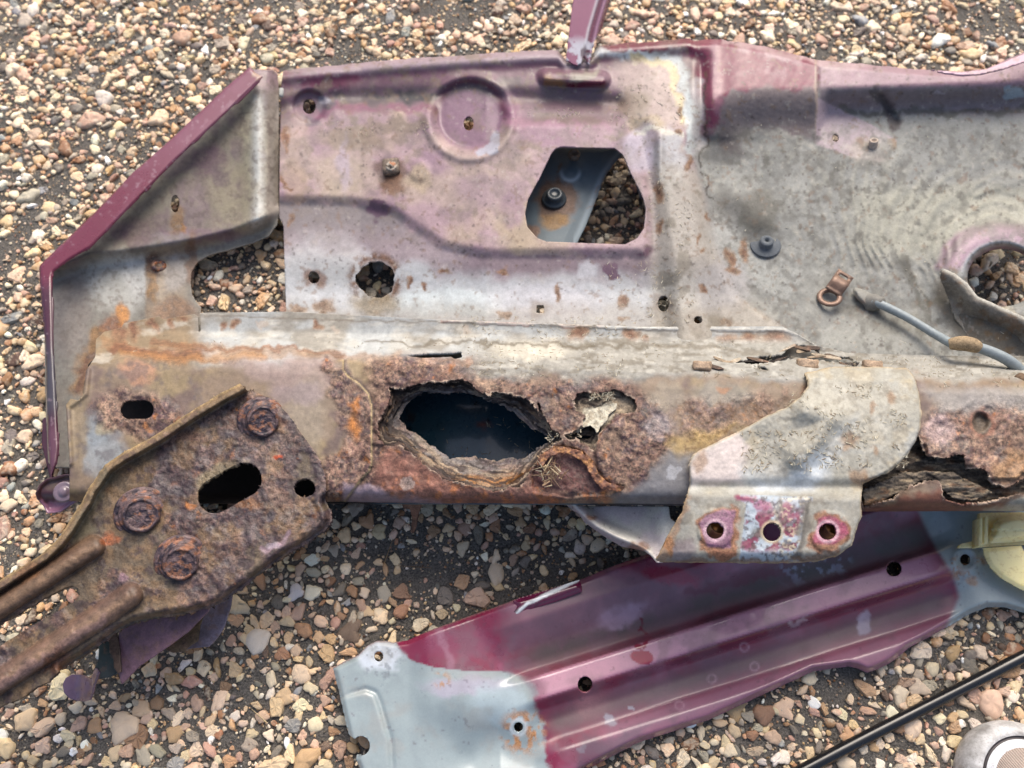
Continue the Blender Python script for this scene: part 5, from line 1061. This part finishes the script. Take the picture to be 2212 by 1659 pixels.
# ---------------- burgundy cross panel in front
LEAN[0] = False
CP = empty('cross_panel', tuple(W(1500, 1400, 0)), label='burgundy pressed cross panel with grey-blue primer ends lying flat on the gravel', cat='car part')
CO = [(719, 1442), (745, 1428), (773, 1415), (795, 1394), (815, 1384), (832, 1384), (850, 1388), (878, 1384), (935, 1359), (1028, 1326), (1111, 1296), (1180, 1276), (1250, 1254), (1328, 1221), (1396, 1198), (1480, 1150), (1560, 1108), (1620, 1070), (2330, 1040), (2330, 1360), (2212, 1324), (2170, 1312), (2132, 1312), (2095, 1326), (2050, 1352), (2000, 1380), (1962, 1400), (1935, 1424), (1918, 1435), (1890, 1448), (1873, 1453), (1850, 1443), (1832, 1440), (1800, 1444), (1757, 1450), (1645, 1502), (1532, 1555), (1382, 1603), (1300, 1645), (1200, 1700), (1120, 1740), (795, 1740), (780, 1668), (768, 1637), (772, 1634), (762, 1622), (754, 1590), (747, 1560), (738, 1520), (729, 1482)]
LINE = ((1130, 1500), (2060, 1208))
LD = np.array([930, -292.0]); LD = LD/np.linalg.norm(LD)
def across(u, v): return -(u-1130)*LD[1]+(v-1500)*LD[0]
def along(u, v): return (u-1130)*LD[0]+(v-1500)*LD[1]
def H_cp(u, v):
    s = across(u, v); a = along(u, v)
    # deep pressings between the two ends
    body = ss(-60, 60, a)*ss(1010, 930, a)
    prof = np.interp(s, [-330, -200, -150, -95, -60, -44, -36, -28, 20, 26, 44, 70, 110, 140, 175, 260], [24, 24, 25, 15, 11, 11, 14, 21.5, 23, 21.5, 14, 10, 11, 16.5, 17, 16])
    prof2 = (prof*2+np.interp(s+4, [-330, -200, -150, -95, -60, -44, -36, -28, 20, 26, 44, 70, 110, 140, 175, 260], [24, 24, 25, 15, 11, 11, 14, 21.5, 23, 21.5, 14, 10, 11, 16.5, 17, 16])+np.interp(s-4, [-330, -200, -150, -95, -60, -44, -36, -28, 20, 26, 44, 70, 110, 140, 175, 260], [24, 24, 25, 15, 11, 11, 14, 21.5, 23, 21.5, 14, 10, 11, 16.5, 17, 16]))/4
    end = 17+3*g(np.hypot(u-1000, (v-1500)*1.2), 120)
    z = prof2*body+end*(1-body)
    # left end: dished front, small pressed step
    z = z-6*g(line(u, v, [(1020, 1640), (1080, 1600), (1150, 1640)]), 50)*ss(1250, 1150, u)+3*g(np.hypot(u-1120, v-1571), 46)
    z = z-1.2*g(line(u, v, [(735, 1506), (790, 1488), (812, 1496), (822, 1520), (845, 1600), (850, 1700)]), 5)+1.0*ss(0, 14, poly(u, v, [(600, 1500), (790, 1488), (812, 1496), (822, 1520), (845, 1600), (850, 1760), (600, 1760)]))
    z = z+4*ss(880, 930, u)*ss(1250, 1050, u)*ss(1600, 1500, v)
    # right end dish and rim
    z = z-5*g(line(u, v, [(1900, 1060), (2000, 1100), (2010, 1140)]), 60)+2*g(np.hypot(u-2085, v-1209)-24, 8)
    e = poly(u, v, CO); z = z-5*ss(14, 0, e)*ss(1180, 1250, u)*(v > 1300)-3*ss(10, 0, e)
    z = z-2.5*ss(5, -3, poly(u, v, [(1040, 1260), (1100, 1332), (1235, 1300), (1262, 1268), (1330, 1245), (1345, 1180), (1200, 1200)]))*0
    return z+.8*fbm(u, v, 160, 1001, 2)
def D_cp(u, v):
    d = poly(u, v, CO)+.5*fbm(u, v, 12, 1002, 3)
    for h in (circ(u, v, 818, 1418, 10, 11), circ(u, v, 1120, 1571, 10, 11), circ(u, v, 1264, 1479, 16, 18), circ(u, v, 1931, 1228, 17, 17), circ(u, v, 2085, 1209, 11, 12), circ(u, v, 780, 1611, 19, 21), poly(u, v, [(745, 1580), (770, 1600), (775, 1622), (762, 1640), (730, 1620)])): d = np.minimum(d, -h)
    return d
BND = [(852, 1380), (858, 1400), (880, 1425), (930, 1440), (1000, 1450), (1070, 1448), (1120, 1460), (1148, 1490), (1158, 1530), (1172, 1562), (1172, 1600), (1178, 1640), (1210, 1700)]
def paint_cp(P):
    u, v = P.u, P.v; n = P; s = across(u, v); a = along(u, v)
    n.mix(1+0*u, (126, 40, 68), .28)
    n.noise(90, 1011, 0, .7, (146, 88, 112), .7); n.noise(40, 1012, .1, .6, (108, 52, 76), .6)
    n.mix(ss(-40, -60, s)*ss(-130, -100, s)*.0+g(s+72, 34)*ss(-40, 80, a)*ss(980, 900, a), (98, 86, 86), .65); n.noise(30, 1013, .1, .6, (116, 88, 98), .6, m=g(s+80, 50)); n.mix(g(s+66, 26)*ss(420, 700, a)*.8*ss(980, 900, a), (92, 92, 92), .7)
    n.mix(ss(-31, -27, s)*ss(22, 18, s)*ss(0, 60, a)*.8*ss(960, 900, a), (188, 140, 160), .32); n.mix(ss(20, 24, s)*ss(44, 34, s)*ss(300, 340, a)*ss(940, 900, a)*.8, (92, 22, 48), .2); n.mix(ss(116, 126, s)*ss(196, 186, s)*.5*ss(100, 200, a), (160, 116, 136), .35); n.mix(ss(-100, -130, s)*ss(-330, -300, s)*ss(100, 260, a)*.5*ss(-.3, .5, fbm(u, v, 80, 1030, 3)), (164, 122, 142), .38); n.mix(g(s-80, 30)*ss(0, 60, a)*.85*ss(980, 900, a), (98, 88, 90), .6); n.mix(g(s-140, 40)*.5*ss(60, 160, a), (140, 104, 124), .4)  # pink bead and flats, wine edge: sky reflection and dust film painted in
    n.line([(1130, 1340), (1300, 1300), (1450, 1260)], 50, (132, 104, 116), .7, rough=.5); n.blob(1340, 1330, 60, 24, (176, 150, 170), .6, rot=-25); n.blob(1450, 1240, 60, 20, (150, 22, 60), .7, rot=10, rough=.2); n.blob(990, 1390, 70, 40, (130, 62, 88), .8); n.line([(950, 1360), (975, 1440)], 8, (158, 118, 136), .5)
    n.blob(1390, 1420, 26, 14, (140, 14, 50), .95, .1, rough=.2); n.blob(1385, 1395, 14, 7, (130, 14, 46), .9, .1); n.line([(1380, 1340), (1392, 1350), (1378, 1362), (1402, 1370)], 2.5, (100, 10, 36), .9)
    n.line([(1490, 1280), (1600, 1255), (1690, 1230)], 10, (100, 24, 50), .7, rough=.25); n.blob(1690, 1385, 24, 60, (0, 0, 0), 0)
    n.blob(1865, 1345, 20, 26, (168, 160, 176), .7, .2, rough=.6); n.noise(16, 1014, .1, .4, (150, 160, 180), .8, m=ss(40, 10, line(u, v, [(1710, 1235), (1760, 1222), (1810, 1212)]))); n.line([(1706, 1350), (1745, 1336)], 4, (196, 180, 188), .6)
    n.mix(ss(1340, 1300, u)*g(np.hypot(u-1270, v-1515), 40)*.6, (150, 110, 116), .6, .3)
    # primer ends
    xs = [p[1] for p in BND]; ys = [p[0] for p in BND]
    pr = ip(v, xs, ys)-u; soft = 8+26*g(np.hypot(u-1100, v-1440), 70)
    n.mix(ss(-soft, soft*.4, pr+9*fbm(u, v, 26, 1015, 5, g=.7)), (148, 161, 164), .34)
    pm = ss(-4, 8, pr); n.noise(70, 1016, 0, .8, (136, 149, 153), .6, m=pm); n.blob(1010, 1480, 90, 20, (176, 168, 184), .7, rough=.2); n.blob(1080, 1520, 60, 40, (172, 188, 194), .7)
    n.blob(822, 1415, 46, 32, (196, 204, 214), .9, .25, rough=.5); n.noise(9, 1017, .2, .5, (118, 124, 130), .7, m=ss(60, 30, np.hypot(u-825, v-1425)))
    n.mix(ss(4, 1, line(u, v, [(719, 1442), (745, 1428), (773, 1415), (795, 1394), (815, 1384), (850, 1388), (935, 1359), (1111, 1296)]))*.8, (124, 90, 86), .6, .4)
    for cx, cy, r1 in ((818, 1418, 15), (1120, 1571, 17), (2085, 1209, 17)): n.mix(g(np.hypot(u-cx, v-cy)-r1, 4)*.7, (206, 212, 216), .3)
    n.noise(12, 1018, -.1, .3, (178, 122, 70), .9, m=ss(58, 20, np.hypot(u-1130, v-1580)-6)*ss(14, 24, np.hypot(u-1120, v-1571)), rust=.8, rough=.7); n.noise(10, 1019, .0, .3, (176, 132, 90), .8, m=ss(26, 8, np.hypot((u-955)*1.0, v-1468)), rust=.6)
    rb = u-ip(v, [1040, 1130, 1190, 1240, 1290, 1352, 1400], [1960, 1995, 2025, 2060, 2072, 2046, 2030]); n.mix(ss(-8, 8, rb), (152, 164, 166), .34); n.mix(ss(0, 10, rb)*g(v-1085, 40)*.6, (120, 140, 156))
    n.noise(10, 1020, -.1, .3, (160, 112, 74), .9, m=g(np.hypot(u-2088, v-1216)-30, 12)*ss(1195, 1215, v), rust=.7); n.blob(2098, 1254, 14, 8, (164, 124, 90), .7, rust=.5)
    for cx, cy in ((1608, 1398), (1630, 1440), (1468, 1524), (1538, 1466)): n.mix(g(np.hypot(u-cx*1.0, v-cy)-9, 2.2)*.45, (176, 146, 160))
    for cx, cy, r1 in ((1254, 1612, 9), (1318, 1555, 12), (1366, 1524, 5)): n.blob(cx, cy, r1, r1, (158, 160, 172), .7, .2)
    n.noise(12, 1021, .85, 1.0, (84, 64, 74), .4); n.noise(60, 1031, .1, .7, (112, 84, 96), .45, m=(1-np.clip(pm, 0, 1))); n.noise(40, 1032, .0, .8, (150, 150, 146), .4, m=pm); pmr = (1-np.clip(pm, 0, 1))*ss(10, -10, rb); P.c *= (1-.04*pmr)[:, None]
    n.poly([(1250, 1590), (1330, 1600), (1420, 1550), (1330, 1640), (1230, 1680)], (84, 74, 88), .6, 12)
    P.var(40, 1023, .06)
cps = sheet('pressed_panel', (710, 2334, 1036, 1744), 3.6, D_cp, H_cp, paint_cp, M_GLOSS, CP, 1.1)
# folded lip with the bright cut edge on the upper side
LIP = [(1108, 1298), (1120, 1292), (1180, 1275), (1252, 1252), (1256, 1262), (1258, 1278), (1200, 1300), (1140, 1318), (1118, 1330), (1110, 1322), (1114, 1310)]
def paint_lip(P): P.mix(1+0*P.u, (96, 28, 58), .2); P.line([(1116, 1324), (1140, 1302), (1180, 1285), (1248, 1254)], 3.4, (232, 236, 236), 1, rough=.15, warp=.2); P.noise(14, 3, .1, .6, (60, 20, 36), .7, m=ss(1290, 1310, P.v))
sheet('torn_lip', bbox(LIP), 2.4, lambda u, v: poly(u, v, LIP), lambda u, v: 27+2.0*ss(0, 12, poly(u, v, LIP)), paint_lip, M_GLOSS, CP, .9, label='curled lip with a bare bright edge')
LOW = [(1800, 1443), (1832, 1440), (1873, 1452), (1918, 1435), (1935, 1420), (1962, 1400), (1970, 1402), (1950, 1424), (1925, 1444), (1880, 1458), (1850, 1456), (1820, 1448)]

# ---------------- yellowed plastic fitting on the cross panel
PF = empty('plastic_fitting', tuple(W(2170, 1170, 10)), label='yellowed translucent plastic fitting lying on the right end of the burgundy panel', cat='plastic fitting')
m, nt, b = newmat('yellowed_plastic'); co = nt.nodes.new('ShaderNodeTexCoord').outputs['Object']; n1 = noise(nt, co, 260, 5, .7)
nt.links.new(mixc(nt, ramp(nt, n1, .52, .68), (.84, .72, .38), (.66, .52, .24)), b.inputs['Base Color']); b.inputs['Roughness'].default_value = .4; b.inputs['Subsurface Weight'].default_value = .5; b.inputs['Subsurface Radius'].default_value = (.01, .008, .003); b.inputs['Subsurface Scale'].default_value = .5
n2 = noise(nt, co, 700, 3, .7); M_YEL = m
def ypart(name, pts, zf, th, label=None):
    o = sheet(name, bbox(pts), 3, lambda u, v: poly(u, v, pts), zf, lambda P: None, M_YEL, PF, th)
    if label: o['label'] = label
ypart('base_plate', [(2072, 1178), (2078, 1174), (2104, 1168), (2112, 1160), (2116, 1108), (2330, 1104), (2330, 1176), (2206, 1176), (2116, 1182), (2072, 1183)], lambda u, v: 26+0*u, 3)
ypart('shield', [(2124, 1184), (2206, 1178), (2216, 1200), (2230, 1222), (2330, 1240), (2330, 1330), (2240, 1290), (2200, 1270), (2165, 1250), (2140, 1225), (2128, 1204)], lambda u, v: 27+1.5*ss(0, 10, poly(u, v, [(2124, 1184), (2206, 1178), (2216, 1200), (2230, 1222), (2330, 1240), (2330, 1330), (2240, 1290), (2200, 1270), (2165, 1250), (2140, 1225), (2128, 1204)])), 1.6)
ypart('housing', [(2140, 1174), (2136, 1158), (2144, 1146), (2148, 1130), (2160, 1120), (2185, 1112), (2330, 1104), (2330, 1160), (2200, 1170)], lambda u, v: 33+5*ss(0, 14, poly(u, v, [(2140, 1174), (2136, 1158), (2144, 1146), (2148, 1130), (2160, 1120), (2185, 1112), (2330, 1104), (2330, 1160), (2200, 1170)]))-2*(v > 1146), 2)
ypart('rib', [(2116, 1118), (2122, 1118), (2122, 1180), (2115, 1180)], lambda u, v: 36+0*u, 9)
ypart('rib', [(2128, 1116), (2134, 1116), (2134, 1174), (2126, 1174)], lambda u, v: 34+0*u, 8)

# ---------------- black rod
BK, ntb, bb = newmat('black_gloss_plastic'); co = ntb.nodes.new('ShaderNodeTexCoord').outputs['Object']
bb.inputs['Base Color'].default_value = (.008, .009, .011, 1)
n1 = noise(ntb, co, 160, 4, .7); r_ = math_(ntb, 'ADD', math_(ntb, 'MULTIPLY', n1, .25), .12); ntb.links.new(r_, bb.inputs['Roughness']); bb.inputs['Specular IOR Level'].default_value = .6
rod = tube('bent_rod', [W(1560, 1760, 5.2), W(1720, 1672, 5.2), W(1880, 1588, 5.2), W(2040, 1506, 5.2), W(2212, 1418, 5.2), W(2420, 1312, 5.2)], 3.9, BK, None, seg_=24)
tag(rod, 'thin glossy black rod lying on the gravel near the bottom right', 'rod')

# ---------------- toe of a shoe, bottom right
TC = W(2206, 1690, 16); SHOE = empty('shoe', (TC.x, TC.y, 0), label='worn pale shoe toe with dark stripe and beige ribbed fabric, beside the black rod', cat='shoe')
px = (W(2206, 1690, 16)-W(2206-100, 1690, 16)).length/100*1000      # mm per unit there
def worn(name, lo, hi, rough):
    m, nt, b = newmat(name); co = nt.nodes.new('ShaderNodeTexCoord').outputs['Object']; n1 = noise(nt, co, 110, 6, .7); n2 = noise(nt, co, 700, 3, .7)
    c = mixc(nt, ramp(nt, n1, .35, .62), lo, hi); c = mixc(nt, math_(nt, 'MULTIPLY', ramp(nt, n2, .55, .7), .5), c, (.2, .18, .16)); nt.links.new(c, b.inputs['Base Color']); b.inputs['Roughness'].default_value = rough
    bp = node(nt, 'ShaderNodeBump', Distance=.0004, Strength=.4); nt.links.new(n2, bp.inputs['Height']); nt.links.new(bp.outputs[0], b.inputs['Normal']); return m
def ring(name, prof, mat, seg_=128, wob=0.0, label=None):
    th = np.linspace(0, 2*math.pi, seg_, endpoint=False); V = []; T = []
    for k, (r, z) in enumerate(prof):
        rr = r*(1+wob*(k == 0)*fbm(np.cos(th)*60, np.sin(th)*60, 9, 5, 3)); low = np.minimum(np.sin(th), 0)
        V.append(np.stack([TC.x+rr*np.cos(th)*px/1000, TC.y+(rr*np.sin(th)+low*(150+rr*.6))*px/1000, z/1000+0*th], 1))
    n = len(prof)
    for a in range(n-1):
        for i in range(seg_): p, q = a*seg_+i, a*seg_+(i+1) % seg_; T.append((p, q, q+seg_, p+seg_))
    o = mesh_np(name, np.concatenate(V), np.array(T), mat, SHOE)
    if label: o['label'] = label
    return o
ring('sole', [(114, 0), (121, 3), (124, 9), (122, 14), (117, 18), (109, 21), (100, 22.5), (93, 22.2)], worn('worn_rubber', (.30, .29, .28), (.62, .62, .62), .5))
M_DK = plain('dark_ring', (58, 52, 54), .5, 0, .1, 200, .2); ring('stripe', [(93, 22.4), (92, 21.6), (86.5, 21.8), (86, 22.2)], M_DK)
ring('toe_band', [(66, 24.0), (72, 24.0), (80, 23.4), (86.2, 22.4)], worn('white_band', (.55, .57, .6), (.76, .78, .8), .6), wob=.14)
M_BEI, nt, b = newmat('beige_ribbed_fabric'); co = nt.nodes.new('ShaderNodeTexCoord').outputs['Object']
wv_ = node(nt, 'ShaderNodeTexWave', Scale=330.0, Distortion=1.2); wv_.bands_direction = 'DIAGONAL'; nt.links.new(co, wv_.inputs['Vector']); n1 = noise(nt, co, 90, 4, .6)
nt.links.new(mixc(nt, math_(nt, 'MULTIPLY', wv_.outputs[1], n1), (.30, .24, .20), (.60, .50, .44)), b.inputs['Base Color']); b.inputs['Roughness'].default_value = .9
bp = node(nt, 'ShaderNodeBump', Distance=.0005, Strength=.7); nt.links.new(wv_.outputs[1], bp.inputs['Height']); nt.links.new(bp.outputs[0], b.inputs['Normal'])
ring('upper', [(78, 22.8), (66, 24.5), (40, 28), (20, 30), (.5, 31)], M_BEI)

LEAN[0] = True
# ---------------- dry litter caught on the ledges, and dust crumbs
def litter(name, n, fields, H, parent, seed, label=None, cols=((186, 178, 156), (164, 152, 130), (200, 194, 174), (146, 130, 108)), L=(1.0, 3.2), wd=(.14, .32)):
    r = np.random.default_rng(seed); V = []; T = []; C = []; k = 0
    for (x0, x1, y0, y1, wgt) in fields:
        for _ in range(int(n*wgt)):
            u = r.uniform(x0, x1); v = r.uniform(y0, y1)
            if fbm(np.array([u]), np.array([v]), 40, seed, 3)[0] < -.1: continue
            z = float(H(np.array([u]), np.array([v]))[0]); c = np.array(W(u, v, z+.3)); a = r.uniform(0, math.pi); l = r.uniform(*L)/2000; w_ = r.uniform(*wd)/1000; t = r.normal(0, .25)
            d = np.array([math.cos(a), math.sin(a), t]); s = np.array([-math.sin(a), math.cos(a), 0]); h = np.array([0, 0, 1])
            q = [c-d*l-s*w_, c-d*l+s*w_, c+d*l+s*w_*.5, c+d*l-s*w_*.5, c-d*l+h*w_*.7, c+d*l+h*w_*.6]
            V += q; T += [(k, k+3, k+5), (k, k+5, k+4), (k+1, k+4, k+5), (k+1, k+5, k+2)]; C += [sc(cols[int(r.integers(0, len(cols)))])*r.uniform(.7, 1.1)]*6; k += 6
    C = np.array(C); o = mesh_np(name, np.array(V), np.array(T), M_SHEET, parent, C, np.full(len(C), .85), np.full(len(C), .1), False); o['kind'] = 'stuff'
    if label: o['label'] = label
    return o
litter('dust_crumbs', 2000, [(1000, 1700, 735, 815, .34), (1700, 2212, 770, 835, .26), (1300, 1480, 560, 700, .08), (960, 1400, 680, 735, .14), (230, 960, 725, 760, .04)], H_rail, rail, 11, 'dry dust crumbs and straw bits')
litter('plant_litter', 1100, [(1600, 1760, 930, 1020, .26), (1760, 1960, 830, 1010, .62), (1690, 1745, 830, 880, .06)], H_br, br, 12, 'short dry straw bits')
litter('plant_litter', 1100, [(1140, 1340, 235, 262, .12), (1330, 1480, 180, 280, .16), (1400, 1500, 350, 700, .22), (700, 950, 262, 292, .10), (1510, 2200, 250, 760, .18)], H_panel, panel, 13, 'specks of dry plant litter', L=(.8, 3.0))
litter('cavity_debris', 120, [(880, 1180, 900, 985, 1)], H_in, inner, 15, 'pale crumbs and straw lying inside the rail', L=(1, 4))
litter('plant_litter', 300, [(1255, 1330, 845, 865, .3), (1180, 1260, 930, 960, .15)], H_rail, rail, 14, 'straw crumbs by the rot', L=(1, 3.5))
SLV = [(884, 1084), (912, 1086), (908, 1098), (904, 1110), (899, 1140), (894, 1152), (888, 1150), (890, 1120), (886, 1100), (872, 1098), (868, 1090)]
shell_below('rust_sliver', 0, SLV, (96, 66, 54), 2.5, zf=lambda u, v: 72-.35*(v-1086), rust=1, parent=rail, label='thin rusted sliver hanging below the rail')
LEAN[0] = False
litter('dry_straw', 60, [(-60, 2270, -60, 1720, 1)], lambda u, v: 3.2+0*u, G, 31, L=(8, 26), wd=(.2, .45), cols=((196, 176, 136), (150, 124, 90), (120, 92, 64)))
LEAN[0] = True
# tuft of dead plant stuff hanging at the tear
def tuft():
    r = np.random.default_rng(5); V = []; T = []; C = []; k = 0; z0 = float(H_rail(np.array([1190.]), np.array([1020.]))[0])
    for i in range(70):
        u = 1188+r.normal(0, 11); v = 1022+r.normal(0, 14); u2 = u+r.normal(0, 14); v2 = v+r.normal(0, 16)
        a = np.array(W(u, v, z0+r.uniform(0, 5))); b2 = np.array(W(u2, v2, z0+r.uniform(-1, 6))); d = b2-a; s = np.cross(d, [0, 0, 1]); s = s/(np.linalg.norm(s)+1e-9)*r.uniform(.15, .6)/1000; h = np.array([0, 0, r.uniform(.2, .5)/1000])
        V += [a-s, a+s, b2+s*.4, b2-s*.4, a+h, b2+h]; T += [(k, k+3, k+5), (k, k+5, k+4), (k+1, k+4, k+5), (k+1, k+5, k+2)]; C += [sc(((176, 158, 128), (140, 116, 92), (110, 84, 66), (196, 186, 160))[int(r.integers(0, 4))])]*6; k += 6
    o = mesh_np('dead_plant_tuft', np.array(V), np.array(T), M_SHEET, rail, np.array(C), np.full(len(C), .85), np.full(len(C), .2), False); o['kind'] = 'stuff'; o['label'] = 'brown tuft of dead plant matter stuck in the tear'
tuft()
